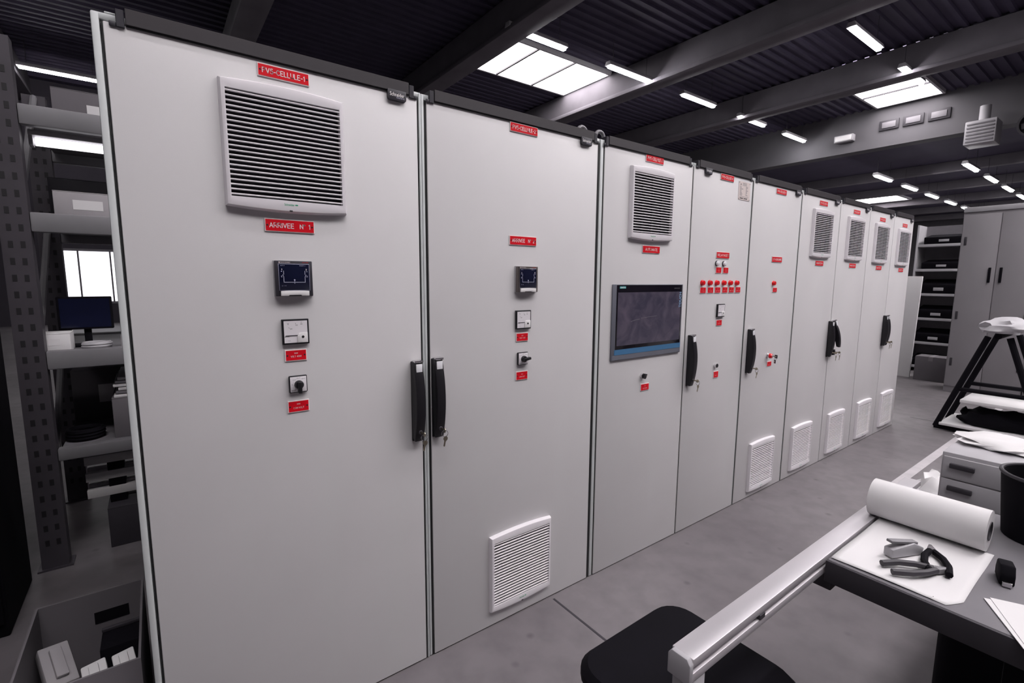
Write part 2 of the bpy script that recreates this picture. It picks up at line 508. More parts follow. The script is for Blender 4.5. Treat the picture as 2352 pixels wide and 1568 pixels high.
for (x0, x1), holes in SKY.items():
    y = FY0; xe = x1
    for a, b_ in sorted(holes):
        deck(x0, x1, y, a)
        y = b_
        m0 = 0.5
        m1 = 0.2
        deck(x0, x0+m0, a, b_); deck(x1-m1, x1, a, b_)
        x1 = xe+m0-m1
        wn = struct('window_%d' % nwin, MB().box(x0+m0, x1-m0, a-0.06, a, ZC-0.06, ZC+0.1).box(x0+m0, x1-m0, b_, b_+0.06, ZC-0.06, ZC+0.1)
                    .box(x0+m0-0.06, x0+m0, a-0.06, b_+0.06, ZC-0.06, ZC+0.1).box(x1-m0, x1-m0+0.06, a-0.06, b_+0.06, ZC-0.06, ZC+0.1), lightg)
        nwin += 1
        for k in range(3):
            xa = x0+m0+(x1-x0-2*m0)*k/3; xb = x0+m0+(x1-x0-2*m0)*(k+1)/3
            part('pane', MB().box(xa+0.02, xb-0.02, a, b_, ZC-0.02, ZC), skym, wn)
            if k: part('glazing_bar', MB().box(xa-0.025, xa+0.025, a, b_, ZC-0.06, ZC+0.02), darkg, wn)
    deck(x0, xe, y, FY1)
roof = struct('ceiling_cover', MB().box(FX0, LX, FY0, FY1, ZC+0.5, ZC+0.6), deckm)
# second hall beyond the lintel
c2 = struct('ceiling_far', MB().box(LX+0.5, FX1, FY0, FY1, 5.8, 6.0), deckm)
for bx_ in (24.0, 28.5, 33.0, 37.5, 42.0):
    part('beam', MB().box(bx_-0.15, bx_+0.15, FY0, FY1, 5.45, 5.8, 0.02), concrete, c2)
w9 = struct('window_%d' % nwin, MB().box(29.0, 32.6, 7.1, 7.2, 5.72, 5.8).box(29.0, 32.6, 10.0, 10.1, 5.72, 5.8).box(29.0, 29.1, 7.2, 10.0, 5.72, 5.8).box(32.5, 32.6, 7.2, 10.0, 5.72, 5.8), lightg)
for k in range(3):
    part('pane', MB().box(29.15+1.12*k, 30.2+1.12*k, 7.25, 9.95, 5.76, 5.78), skym, w9)

# ------------------------------------------------------------------ fluorescent luminaires
def make_luminaire():
    root = thing('ceiling_lamp', '', 'lamp')
    part('housing', MB().prism([(-0.09, 0.0), (-0.06, 0.09), (0.06, 0.09), (0.09, 0.0)], 'x', -0.78, 0.78, 0.004), lightg, root)
    part('tube', MB().box(-0.75, 0.75, -0.05, 0.05, -0.05, 0.0, 0.02), tubem, root)
    for sx in (-0.6, 0.6):
        part('hanger', MB().cyl((sx, 0, 0.09), (sx, 0, 0.62), 0.006, n=8), darkg, root)
    return root
proto = make_luminaire()
first = True
def lamp(x, y, z, label, group=None):
    global first
    o = proto if first else copy_tree(proto)
    first = False
    o.location = (x, y, z)
    o['label'] = label
    if group: o['group'] = group
    elif 'group' in o: del o['group']
    return o
ordn = ['nearest', 'second', 'third', 'fourth', 'fifth']
for k in range(5):
    lamp(6.8+2.87*k, 6.78, 6.35, '%s fluorescent lamp of the long row above the cabinet tops' % ordn[k])
for k in range(2):
    lamp(12.15+3.0*k, 2.735, 6.35, ['fluorescent lamp under the dark ceiling at upper right, nearer one', 'fluorescent lamp just before the right skylight'][k])
lamp(-1.4, 15.2, 6.35, 'long fluorescent lamp over the rack left of the cabinets')
lamp(-1.95, 10.9, 6.35, 'fluorescent lamp cut by the top left corner')
NUM = ['first', 'second', 'third', 'fourth', 'fifth', 'sixth', 'seventh']
for k in range(6):  # assumed row outside the view, added to light the door fronts from above
    lamp(-3.2+3.0*k, -1.31, 6.35, '%s added unseen fluorescent lamp from the left over the aisle before the cabinets' % NUM[k], 'added aisle lamps')
for k in range(7):
    lamp(21.0+2.9*k, 2.62, 5.0, '%s small distant fluorescent lamp of the far row beside the heater' % NUM[k], 'far right lamp row')
for k in range(7):
    lamp(20.8+2.9*k, 4.85, 5.0, '%s small distant fluorescent lamp of the far row beside the far skylight' % NUM[k], 'far middle lamp row')

# ------------------------------------------------------------------ electrical cabinets
B = [0.0, 0.8, 1.641, 2.324, 2.927, 3.564, 4.197, 4.793, 5.372, 5.907]
# per boundary: left door end, right door start, light posts [(x0,x1)]
GAP = {0: (None, 0.004, [(-0.017, -0.002)]),
       1: (0.7845, 0.8185, [(0.7905, 0.7984), (0.8002, 0.8105)]),
       2: (1.624, 1.668, [(1.643, 1.662)]),
       3: (2.319, 2.329, []),
       4: (2.911, 2.933, [(2.914, 2.924)]),
       5: (3.548, 3.570, [(3.551, 3.561)]),
       6: (4.192, 4.202, []),
       7: (4.788, 4.798, []),
       8: (5.367, 5.377, []),
       9: (5.902, None, [])}
DESC = ['light grey cabinet lettered PV5-CELLULE-1, nearest and widest, large grille at top',
        'light grey cabinet lettered PV5-CELLULE-2 with one grille low on its door',
        'light grey cabinet lettered PV5-CELLULE-3 with grey touch panel',
        'light grey cabinet lettered PV5-CELLULE-4 with a row of six red lamps',
        'light grey cabinet lettered PV5-CELLULE-5 with one red lamp and red emergency stop',
        'grey two-grille cabinet lettered PV5-CELLULE-6 with closed handle on its right edge',
        'grey two-grille cabinet lettered PV5-CELLULE-7 whose handle is swung open',
        'grey two-grille cabinet lettered PV5-CELLULE-8, second from the far end',
        'grey two-grille cabinet lettered PV5-CELLULE-9 at the far end of the row']
CAB = []
for i in range(9):
    b0, b1 = B[i], B[i+1]
    xc = (b0+b1)/2
    root = thing('electrical_cabinet', DESC[i], 'cabinet', (xc, 0, 0), group='cabinet row')
    CAB.append((root, xc))
    L = lambda x: x-xc
    body = MB().box(L(b0)+0.0015 - (0.0165 if i == 0 else 0), L(b1)-0.0015, 0.024, 0.62, 0.0, 1.998, 0.004)
    part('body', body, framep, root)
    dl = GAP[i][1]; dr = GAP[i+1][0]
    part('door', MB().box(L(dl), L(dr), 0.0, 0.018, 0.005, 2.0, 0.0025), paint, root)
    part('door_seal', MB().box(L(max(b0+0.0005, dl-0.010)), L(min(b1-0.0005, dr+0.020)), 0.004, 0.0245, 0.004, 1.999), rubber, root)
    posts = []
    for (pa, pb) in GAP[i][2]:
        if i == 0 or (pa+pb)/2 > b0: posts.append((pa, pb))
    for (pa, pb) in GAP[i+1][2]:
        if (pa+pb)/2 <= b1: posts.append((pa, pb))
    for (pa, pb) in posts:
        part('frame_post', MB().box(L(pa), L(pb), 0.003 if i else 0.0, 0.03, 0.003, 2.016, 0.003), framep, root)
    if i == 0:
        part('top_rail', MB().box(L(-0.0165), L(0.7985), 0.002, 0.03, 2.003, 2.018, 0.003).box(L(0.008), L(0.03), 0.004, 0.03, 2.0185, 2.023, 0.0015), framep, root)
    else:
        part('top_rail', MB().box(L(b0)+0.001, L(b1)-0.001, 0.006, 0.03, 1.999, 2.018, 0.003), framep, root)
    # black cover strip along the top edge with its end clips and tabs
    e = 0.028
    st = part('cover_strip', MB().box(L(b0)+e+0.018, L(b1)-e-0.018, -0.007, 0.05, 2.0, 2.036, 0.001, 1), trimblk, root)
    part('strip_lip', MB().box(L(b0)+e+0.018, L(b1)-e-0.018, -0.004, 0.0, 1.997, 2.0), rubber, st)
    for sx in (0, 1):
        xa = L(b0)+e if sx == 0 else L(b1)-e-0.016
        part('end_clip', MB().box(xa, xa+0.016, -0.0055, 0.05, 1.992, 2.031, 0.0012, 1), clipblk, root)
        xt = L(b0)+e-0.013 if sx == 0 else L(b1)-e
        part('end_tab', MB().box(xt, xt+0.013, -0.004, 0.0, 1.991, 2.003, 0.002), clipblk, root)

def plate(parent, xc, x, z, wd, ht, lines, screws=True):
    """engraved red nameplate: white core, red face, lettering lines [(text, dz, width, height)]"""
    core = part('nameplate', MB().box(-wd/2, wd/2, -0.003, 0.0, -ht/2, ht/2, 0.0006, 1), platew, parent, (x-xc, -0.0002, z))
    e = 0.0022 if wd > 0.1 else 0.0026
    part('plate_face', MB().box(-wd/2+e, wd/2-e, -0.0036, -0.0025, -ht/2+e, ht/2-e), red, core)
    for s, dz, tw, th in lines:
        ob('lettering', stroke_text(s, tw, th, inkw, 0.15 if th > 0.01 else 0.12), core, (0, -0.0039, dz))
    if screws:
        for sx in (-1, 1):
            part('rivet', MB().lathe((sx*(wd/2-0.0065), -0.003, 0), (0, -1, 0), [(0, 0.0026), (0.001, 0.0024), (0.0016, 0.0012)], 10), ink, core)
    return core
NP = [(0.3855, 1.973), (1.223, 1.9795), (2.006, 1.984), (2.639, 1.979), (3.266, 1.9715), (3.891, 1.9605), (4.5, 1.9525), (5.0725, 1.9385), (5.653, 1.93)]
SUB = [('ARRIVEE  N° 1', 0.3818, 1.565), ('ARRIVEE  N° 2', 1.223, 1.5665), ('AUTOMATE', 2.006, 1.565), ('RELAYAGES', 2.640, 1.5595),
       ('S.R AUXILIAIRE', 3.2695, 1.554), ('VARIATEUR-1', 3.900, 1.5455), ('VARIATEUR-2', 4.508, 1.5415), ('VARIATEUR-3', 5.088, 1.535), ('VARIATEUR-4', 5.664, 1.526)]
for i in range(9):
    root, xc = CAB[i]
    plate(root, xc, NP[i][0], NP[i][1], 0.132, 0.033, [('PV5-CELLULE-%d' % (i+1), 0, 0.108, 0.0125)])
    s, x, z = SUB[i]
    plate(root, xc, x, z, 0.132, 0.0355, [(s, 0, 0.108 if len(s) > 8 else 0.09, 0.0125)])

# manufacturer badge hanging from the strip
BADGE = [(0.713, 1.99), (1.548, 1.991), None, (2.45, 1.995), (3.488, 1.982), (4.112, 1.975), (4.705, 1.968), (5.28, 1.963), (5.83, 1.955)]
for i, bd in enumerate(BADGE):
    if not bd: continue
    root, xc = CAB[i]
    x, z = bd; z = 1.988
    pr = []
    wd, zt, zb, r = 0.062, 0.016, -0.0165, 0.009
    pr += [(-wd/2, zt), (wd/2, zt)]
    for k in range(6):
        t = R(90*k/5); pr.append((wd/2-r+r*math.cos(t), zb+r-r*math.sin(t)))
    for k in range(6):
        t = R(90*k/5); pr.append((-wd/2+r-r*math.sin(t), zb+r-r*math.cos(t)))
    bo = part('badge', MB().prism(pr, 'y', -0.009, 0.0, 0.0012), clipblk, root, (x-xc, -0.0003, z))
    ob('lettering', text_mesh('Schneider', 0.048, 0.0115, white, 0.012), bo, (0, -0.0094, 0.002))
    ob('lettering', text_mesh('Electric', 0.026, 0.005, linegrey), bo, (0.011, -0.0094, -0.0065))

# ventilation grilles
def grille_loops(wd, ht, sag, y, n=12):
    pts = []
    for k in range(n+1):
        t = -1+2*k/n; pts.append((t*wd/2, y, ht/2 + sag*(1-t*t)))
    for k in range(1, 3):
        pts.append((wd/2, y, ht/2-ht*k/3))
    for k in range(n+1):
        t = 1-2*k/n; pts.append((t*wd/2, y, -ht/2 - sag*(1-t*t)))
    for k in range(1, 3):
        pts.append((-wd/2, y, -ht/2+ht*k/3))
    return pts
NSL = 22
GW, GH = 0.318, 0.322
ow, oh = GW-0.028, 0.272
pitch_ = oh/NSL
gf = MB().loft([grille_loops(GW, GH, 0.008, 0.0), grille_loops(GW-0.002, GH-0.001, 0.008, -0.010), grille_loops(GW-0.010, GH-0.008, 0.007, -0.0175),
                grille_loops(GW-0.02, GH-0.026, 0.004, -0.0195), grille_loops(ow, oh, 0.0, -0.0185), grille_loops(ow, oh, 0.0, -0.001)])
GFM = gf.mesh('ventilation_grille', grillep, 40)
GBM = MB().box(-ow/2, ow/2, -0.0015, -0.0003, -oh/2, oh/2).mesh('filter_mat', filterm)
sl = [(-0.0105, 0.0026), (-0.0155, 0.0021), (-0.0174, 0.0014), (-0.0181, -0.0002), (-0.0174, -0.0018), (-0.0155, -0.0024), (-0.0105, -0.0012)]
GSM = MB().prism(sl, 'x', -ow/2-0.001, ow/2+0.001).mesh('slat', grillep, 40)
GRM = MB()
for k in (-0.25, 0.25, 0.0):
    GRM.box(k*ow-0.0012, k*ow+0.0012, -0.006, -0.0015, -oh/2, oh/2)
GRM = GRM.mesh('grille_rib', filterm)
def grille(idx, x, z, logo=True):
    root, xc = CAB[idx]
    g = ob('ventilation_grille', GFM, root, (x-xc, -0.0002, z))
    ob('filter_mat', GBM, g)
    ob('grille_rib', GRM, g)
    for k in range(NSL):
        ob('slat', GSM, g, (0, 0, oh/2-pitch_*(k+0.5)))
    if logo:
        ob('lettering', text_mesh('Schneider', 0.026, 0.0065, green, 0.01), g, (-0.004, -0.0198, -oh/2-0.011))
        part('logo_bar', MB().box(0.0115, 0.0185, -0.0198, -0.0194, -oh/2-0.0125, -oh/2-0.0095), green, g)
    part('latch_slot', MB().box(-0.004, 0.004, -0.0186, -0.0165, -GH/2-0.0045, -GH/2-0.001), ink, g)
for idx, x, z in [(0, 0.383, 1.769), (2, 1.993, 1.773), (5, 3.892, 1.752), (6, 4.498, 1.748), (7, 5.072, 1.740), (8, 5.645, 1.731),
                  (1, 1.224, 0.232), (4, 3.243, 0.209), (5, 3.83, 0.212), (6, 4.447, 0.210), (7, 5.05, 0.213), (8, 5.627, 0.218)]:
    grille(idx, x, z)

# swing handles
HH = 0.28
def handle_profile(z0, z1, d0, dm, d1, n=14):
    pr = [(0.0, z0+0.012), (0.0, z1)]
    for k in range(n+1):
        t = 1-k/n
        z = z0+(z1-z0)*t
        d = d0*(1-t)+d1*t + (dm-(d0+d1)/2)*4*t*(1-t)*0.98
        pr.append((-d, z))
    return pr
def lock(parent, x, y, z):
    lk = part('lock_cylinder', MB().lathe((x, y, z), (0, -1, 0), [(0, 0.0075), (0.003, 0.0075), (0.004, 0.006)], 18), darkg, parent)
    part('keyhole', MB().box(x-0.0008, x+0.0008, y-0.0046, y-0.0035, z-0.003, z+0.003), ink, lk)
def handle(idx, x, zb, zt, opened=False):
    root, xc = CAB[idx]
    hw = 0.036
    base = part('door_handle', MB().box(-hw/2, hw/2, -0.009, 0.0, zb, zt, 0.003), handleb, root, (x-xc, -0.0002, 0))
    grip = MB().prism([(y-0.0, z) for y, z in handle_profile(zb+0.001, zt-0.001, 0.024, 0.046, 0.022)], 'x', -hw/2+0.001, hw/2-0.001, 0.003)
    cap = MB().box(-hw/2+0.004, hw/2+0.001, -0.0275, -0.004, zt-0.004, zt+0.003, 0.0015)
    lab = MB().box(-0.010, 0.012, -0.0318, -0.0285, zt-0.042, zt-0.008, 0.0005)
    lab.xf(Matrix.Translation((0, 0.0, 0)))
    if opened:
        piv = Vector((0, -0.006, zt-0.01))
        M4 = Matrix.Translation(piv) @ Matrix.Rotation(R(-14), 4, 'X') @ Matrix.Translation(-piv)
        sc_ = Matrix.Translation((0, 0, zt)) @ Matrix.Diagonal((0.9, 0.75, 0.76, 1)) @ Matrix.Translation((0, 0, -zt))
        grip.xf(M4 @ sc_); cap.xf(M4); lab.xf(M4)
        part('lock_block', MB().box(-0.014, 0.014, -0.034, -0.008, zb+0.012, zb+0.055, 0.004), handleb, base)
        part('pivot_arm', MB().box(-0.006, 0.006, -0.014, -0.006, zb+0.06, zt-0.03, 0.002), chrome, base)
        lock(base, 0.0, -0.034, zb+0.036)
    else:
        lock(base, 0.0, -0.0325, zb+0.036)
    part('grip', grip, handleb, base, angle=25)
    part('chrome_cap', cap, chrome, base)
    # tilt the label to lie on the curved grip
    part('label_field', lab, whitelamp, base)
H = [(0, 0.760, 0.858, 1.139), (1, 0.8375, 0.858, 1.142), (3, 2.3655, 0.848, 1.127), (4, 2.987, 0.849, 1.124),
     (5, 4.172, 0.845, 1.120), (6, 4.226, 0.845, 1.120), (7, 5.351, 0.840, 1.116), (8, 5.396, 0.842, 1.116)]
for idx, x, zb, zt in H:
    handle(idx, x, zb, zt, idx == 6)

def key_mb(scale=1.0):
    mb = MB()
    pr = []
    for k in range(16):
        t = 2*math.pi*k/16
        pr.append((0.0085*math.cos(t), 0.0085*math.sin(t)))
    mb.prism(pr, 'y', -0.001, 0.001)
    mb.prism([(-0.003, -0.007), (0.003, -0.007), (0.003, -0.012), (0.002, -0.014), (0.003, -0.018), (0.002, -0.021), (0.003, -0.026), (0, -0.029), (-0.003, -0.026)], 'y', -0.0009, 0.0009)
    return mb
kc = 0
KEYLAB = ['bunch of keys in the left handle beside the first dark gap', 'bunch of keys in the right handle beside the first dark gap',
          'keys hanging in the handle beside the touch panel cabinet', 'keys hanging in the handle left of the red emergency stop',
          'keys in the closed handle beside the swung-open handle', 'keys under the swung-open handle',
          'keys in the left handle of the farthest pair', 'keys in the right handle of the farthest pair']
for (idx, x, zb, zt), lab in zip(H, KEYLAB):
    y0 = -0.034 if idx != 6 else -0.038
    z0 = zb+0.036
    t = thing('key_bunch', lab, 'keys', (x, y0, z0), 0, 'keys in the door handles')
    part('inserted_key', MB().box(-0.0009, 0.0009, -0.022, -0.002, -0.0035, 0.0035).lathe((-0.001, -0.028, 0), (1, 0, 0), [(0, 0.0085), (0.002, 0.0085)], 16), brass, t)
    ring = [(0.0115*math.cos(2*math.pi*k/24)*0.9, -0.030-0.004*math.cos(2*math.pi*k/24), -0.0105+0.0115*math.sin(2*math.pi*k/24)) for k in range(24)]
    part('ring', MB().tube(ring, 0.0009, 6, True), chrome, t)
    part('spare_key', key_mb().xf(Matrix.Translation((0.002, -0.031, -0.029)) @ Matrix.Rotation(R(12), 4, 'Y')), brass, t)

# changeover switch displays (first two cabinets)
def display(idx, x, z, grey=False):
    root, xc = CAB[idx]
    s = 0.1; hs = s/2
    d = 0.018
    bz = bezelg if grey else clipblk
    g = part('transfer_display', MB().box(-hs, hs, -d, 0.0, -hs, hs, 0.002), bz, root, (x-xc, -0.0002, z))
    part('side_flange', MB().box(-hs-0.002, hs+0.002, -0.006, 0.0, -hs-0.001, hs+0.001, 0.001), lightg, g)
    part('screen_rim', MB().box(-hs+0.0085, hs-0.0085, -d-0.0016, -d+0.001, -hs+0.016, hs-0.0085, 0.0008), linegrey if not grey else chrome, g)
    part('screen', MB().box(-hs+0.0095, hs-0.0095, -d-0.0022, -d, -hs+0.017, hs-0.0095, 0.0006), navy, g)
    yy = -d-0.0026
    dm = MB()
    def seg(x0, z0, x1, z1, wd=0.0014):
        a = Vector((x0, yy, z0)); b = Vector((x1, yy, z1)); dd = (b-a).normalized(); nn = Vector((-dd.z, 0, dd.x))*wd/2
        v = [dm.bm.verts.new(p) for p in (a-nn, b-nn, b+nn, a+nn)]; dm.bm.faces.new(v)
    for sx in (-1, 1):
        seg(sx*0.0285, 0.022, sx*0.0285, 0.011); seg(sx*0.0315, 0.011, sx*0.0285, 0.005); seg(sx*0.0285, 0.005, sx*0.0285, -0.0105)
    seg(-0.0292, -0.0105, 0.0292, -0.0105); seg(0, -0.006, 0, -0.0145)
    for sx in (-1, 1):
        seg(sx*0.034, 0.021, sx*0.034, 0.019, 0.003); seg(sx*0.034, 0.008, sx*0.034, 0.006, 0.003); seg(sx*0.0355, 0.004, sx*0.032, 0.004, 0.001)
    part('line_diagram', dm, linegrey, g)
    part('diagram_node', MB().lathe((0, yy+0.0004, -0.004), (0, -1, 0), [(0, 0.0022), (0.0003, 0.0022)], 12), linegrey, g)
    ob('lettering', text_mesh('I', 0.0012, 0.005, inkw), g, (-0.0325, yy, 0.0255)); ob('lettering', text_mesh('II', 0.003, 0.005, inkw), g, (0.0325, yy, 0.0255))
    ob('lettering', text_mesh('AUT. 0', 0.011, 0.0024, linegrey), g, (-0.031, yy, 0.0365)); ob('lettering', text_mesh('POSIT. I', 0.015, 0.0024, linegrey), g, (0.022, yy, 0.0365))
    ob('lettering', text_mesh('0  I  II', 0.011, 0.0026, linegrey), g, (-0.029, yy, -0.0205))
    ob('lettering', text_mesh('SOCOMEC', 0.026, 0.0032, inkw), g, (-0.022, -d-0.0004, 0.0455))
    part('logo_square', MB().box(-0.0395, -0.0365, -d-0.0004, -d, 0.044, 0.047), inkw, g)
    ob('lettering', text_mesh('ATyS D20', 0.017, 0.0028, redlamp), g, (0.031, -d-0.0004, 0.0455))
    cv = [(-0.038+0.076*k/10, -hs+0.0145+0.0012*(1-(2*k/10-1)**2)) for k in range(11)]
    part('flip_cover', MB().prism(cv+[(0.038, -hs+0.001), (0.018, -hs+0.001), (0.016, -hs+0.0035), (-0.016, -hs+0.0035), (-0.018, -hs+0.001), (-0.038, -hs+0.001)], 'y', -d-0.005, -d+0.001, 0.0006), white, g)
display(0, 0.3825, 1.4165)
display(1, 1.236, 1.4185, True)

# moving-coil meters
def meter(idx, x, z, s=0.0735, unit='V'):
    root, xc = CAB[idx]
    h = s/2; e = 0.0048
    g = part('panel_meter', MB().box(-h, h, -0.010, 0.0, -h, h, 0.0012), bezelb, root, (x-xc, -0.0002, z))
    part('dial_face', MB().box(-h+e, h-e, -0.0108, -0.008, -h+e, h-e), dial, g)
    yy = -0.0112
    cx_, cz_ = 0.017, -0.0155
    # terminal cover in the lower right corner
    pr = [(h-e, -h+e), (h-e, -0.0035)]
    for k in range(8):
        t = R(90+90*k/7); pr.append((0.014+0.0105*math.cos(t), -0.014+0.0105*math.sin(t)))
    pr.append((0.0035, -h+e))
    part('zero_cover', MB().prism(pr, 'y', -0.0132, -0.0105, 0.0005), white, g)
    part('zero_screw', MB().lathe((0.0185, -0.013, -0.0155), (0, -1, 0), [(0, 0.0040), (0.0008, 0.0038)], 14), ink, g)
    tk = MB()
    for k, (a, tx) in enumerate([(178, '100'), (140, '200'), (112, '300'), (92, '400')]):
        t = R(a); r0, r1 = 0.041, 0.0445
        a0 = Vector((cx_+r0*math.cos(t)*1.08, yy, cz_+r0*math.sin(t))); a1 = Vector((cx_+r1*math.cos(t)*1.08, yy, cz_+r1*math.sin(t)))
        if a1.x < -h+e+0.001: a1.x = -h+e+0.001; a0.x = a1.x+0.004
        dd = (a1-a0).normalized(); nn = Vector((-dd.z, 0, dd.x))*0.0004
        tk.bm.faces.new([tk.bm.verts.new(p) for p in (a0-nn, a1-nn, a1+nn, a0+nn)])
        ob('lettering', text_mesh(tx, 0.0062, 0.003, ink), g, (max(-0.024, cx_+0.037*math.cos(t)*1.05), yy, cz_+0.0365*math.sin(t)+0.001))
    part('scale_ticks', tk, ink, g)
    part('needle', MB().box(-0.0285, 0.004, yy-0.0006, yy, -0.0118, -0.0098), ink, g)
    ob('lettering', text_mesh(unit, 0.005, 0.0055, ink), g, (-0.0205, yy, 0.0235))
    ob('lettering', text_mesh('~ 1.5', 0.011, 0.0024, ink), g, (-0.022, yy, -0.0255))
meter(0, 0.3808, 1.2625); meter(1, 1.2235, 1.2605); meter(3, 2.6445, 1.250)
plate(*CAB[0], 0.3797, 1.1925, 0.0606, 0.034, [('XXXX', 0.006, 0.0095, 0.0036), ('VOLT 400V', -0.0035, 0.029, 0.005)])
plate(*CAB[1], 1.222, 1.191, 0.0606, 0.034, [('XXX', 0.006, 0.0085, 0.0036), ('VOLT 400', -0.0035, 0.028, 0.005)])
plate(*CAB[3], 2.641, 1.180, 0.058, 0.034, [('XX', 0.006, 0.006, 0.0036), ('DC 24V', -0.0035, 0.024, 0.005)], False)

# voltmeter selector switches
def selector(idx, x, z, ang):
    root, xc = CAB[idx]
    g = part('selector_switch', MB().box(-0.0255, 0.0255, -0.010, 0.0, -0.0255, 0.0255, 0.003), bezelb, root, (x-xc, -0.0002, z))
    part('switch_plate', MB().box(-0.0225, 0.0225, -0.0112, -0.009, -0.0225, 0.0225, 0.0006), dial, g)
    part('knob', MB().lathe((0.001, -0.011, -0.001), (0, -1, 0), [(0, 0.0128), (0.009, 0.0125), (0.012, 0.0105), (0.0122, 0.0)], 24), handleb, g)
    lv = MB().box(-0.010, 0.0235, -0.0325, -0.019, -0.0052, 0.0052, 0.002).xf(Matrix.Rotation(-R(ang), 4, 'Y'))
    part('lever', lv.xf(Matrix.Translation((0.001, 0, -0.001))), handleb, g)
    for tx, dx, dz in (('L1-L2', -0.011, 0.014), ('L2-L3', 0.0, 0.0188), ('L3-L1', 0.0135, 0.0155), ('0', -0.0175, 0.0)):
        ob('lettering', text_mesh(tx, 0.0085 if len(tx) > 1 else 0.0025, 0.0028, ink), g, (dx, -0.0116, dz))
    ob('lettering', text_mesh('BACO', 0.011, 0.0034, ink, 0.02), g, (-0.0145, -0.0116, -0.0175))
selector(0, 0.3805, 1.1065, -92); selector(1, 1.2225, 1.105, 8)
plate(*CAB[0], 0.3797, 1.0385, 0.0606, 0.0355, [('XXXX', 0.007, 0.0095, 0.0036), ('COM-VOLT', -0.0045, 0.029, 0.005)])
plate(*CAB[1], 1.222, 1.0355, 0.0600, 0.0355, [('XXX', 0.006, 0.0085, 0.0036), ('COM-VOLT', -0.0045, 0.028, 0.005)])

# operator touch panel
root, xc = CAB[2]
hx0, hx1, hz0, hz1 = 1.7375, 2.272, 1.043, 1.398
hp = part('touch_panel', MB().box(hx0-xc, hx1-xc, -0.008, 0.0, hz0, hz1, 0.0025), hmig, root, (0, -0.0002, 0))
part('front_glass', MB().box(1.763-xc, 2.2625-xc, -0.0092, -0.007, 1.095, 1.395, 0.0006), hmiblk, hp)
part('screen_film', MB().box(1.771-xc, 2.254-xc, -0.0104, -0.009, 1.112, 1.361), filmm, hp)
part('blue_strip', MB().box(1.758-xc, 2.267-xc, -0.0094, -0.007, 1.069, 1.094), hmib, hp)
part('lower_rail', MB().box(hx0+0.006-xc, hx1-0.006-xc, -0.0088, -0.007, 1.046, 1.068), hmig, hp)
lp = part('logo_plate', MB().box(1.782-xc, 1.824-xc, -0.0096, -0.009, 1.379, 1.389), teal, hp)
ob('lettering', text_mesh('SIEMENS', 0.037, 0.0062, inkw, 0.01), lp, (1.803-xc, -0.00985, 1.384))
ob('lettering', text_mesh('SIMATIC HMI', 0.044, 0.0055, midg), hp, (2.218-xc, -0.0095, 1.378))
ob('lettering', text_mesh('TOUCH', 0.078, 0.017, ltblue, 0.01), hp, (2.2475-xc, -0.0108, 1.319), (0, R(-90), 0))
sk = MB()
for (a, b_, c, d) in ((1.865, 1.223, 1.93, 1.233), (1.94, 1.236, 2.06, 1.243)):
    sk.tube([(a-xc, -0.0106, b_), ((a+c)/2-xc, -0.0106, (b_+d)/2+0.001), (c-xc, -0.0106, d)], 0.0005, 6)
part('film_crease', sk, midg, hp)
# round selector below the panel
def pilot_base(g_parent, x, z, r, name, material, prof, ringmat=chrome, ring_d=0.006):
    g = part(name, MB().lathe((0, 0, 0), (0, -1, 0), [(0, r*1.18), (ring_d*0.6, r*1.18), (ring_d, r*1.08), (ring_d, 0)], 24), ringmat, g_parent[0], (x-g_parent[1], -0.0002, z))
    part('lens', MB().lathe((0, 0, 0), (0, -1, 0), [(ring_d*0.5, r)] + prof, 24), material, g)
    return g
g = pilot_base(CAB[2], 1.976, 0.948, 0.0125, 'rotary_selector', handleb, [(0.012, 0.0125), (0.014, 0.0115), (0.014, 0)], chrome, 0.010)
part('pointer', MB().box(-0.004, 0.004, -0.029, -0.012, -0.013, 0.013, 0.0015).xf(Matrix.Rotation(R(40), 4, 'Y')), handleb, g)
part('pointer_line', MB().box(-0.0008, 0.0008, -0.0296, -0.028, 0.0, 0.012).xf(Matrix.Rotation(R(40), 4, 'Y')), inkw, g)
plate(*CAB[2], 2.0, 0.8885, 0.0646, 0.0355, [('XX', 0.006, 0.007, 0.0036), ('AUTO/MANU', -0.006, 0.034, 0.0045)], False)

# fourth cabinet: white and red indicator lamps, plates, push button, rating plate
lens = [(0.0125, 0.0132), (0.0155, 0.0115), (0.0168, 0.006), (0.0170, 0.0)]
WL = [2.5835, 2.6545]
for k, x in enumerate(WL):
    pilot_base(CAB[3], x, 1.513, 0.0132, 'indicator_lamp', whitelamp, lens, darkg)
for x in (2.6045, 2.677):
    plate(*CAB[3], x, 1.4765, 0.0555, 0.0345, [('XX', 0.006, 0.0055, 0.0036), ('T 24V', -0.004, 0.018, 0.0045)], False)
RX = [2.4515, 2.5225, 2.5915, 2.6625, 2.7305, 2.8015]
RT = ['F 1A', 'F 2A', 'DEF 24V', 'DEF 1N', 'DEF 2N', 'DEF 3N']
RPX = [2.462, 2.534, 2.6055, 2.680, 2.749, 2.8205]
for k, x in enumerate(RX):
    pilot_base(CAB[3], x, 1.4055, 0.0132, 'indicator_lamp', redlamp, lens, redlamp)
for k, x in enumerate(RPX):
    plate(*CAB[3], x, 1.366, 0.0565, 0.0345, [('XX', 0.006, 0.0055, 0.0036), (RT[k], -0.005, 0.022 if k < 2 else 0.034, 0.0045)], False)
g = pilot_base(CAB[3], 2.629, 0.934, 0.0112, 'push_button', handleb, [(0.0145, 0.0112), (0.0155, 0.0105), (0.0155, 0)], chrome, 0.013)
plate(*CAB[3], 2.640, 0.880, 0.0505, 0.039, [('X', 0.007, 0.003, 0.0036), ('TEST L', -0.005, 0.024, 0.0045)], False)
root, xc = CAB[3]
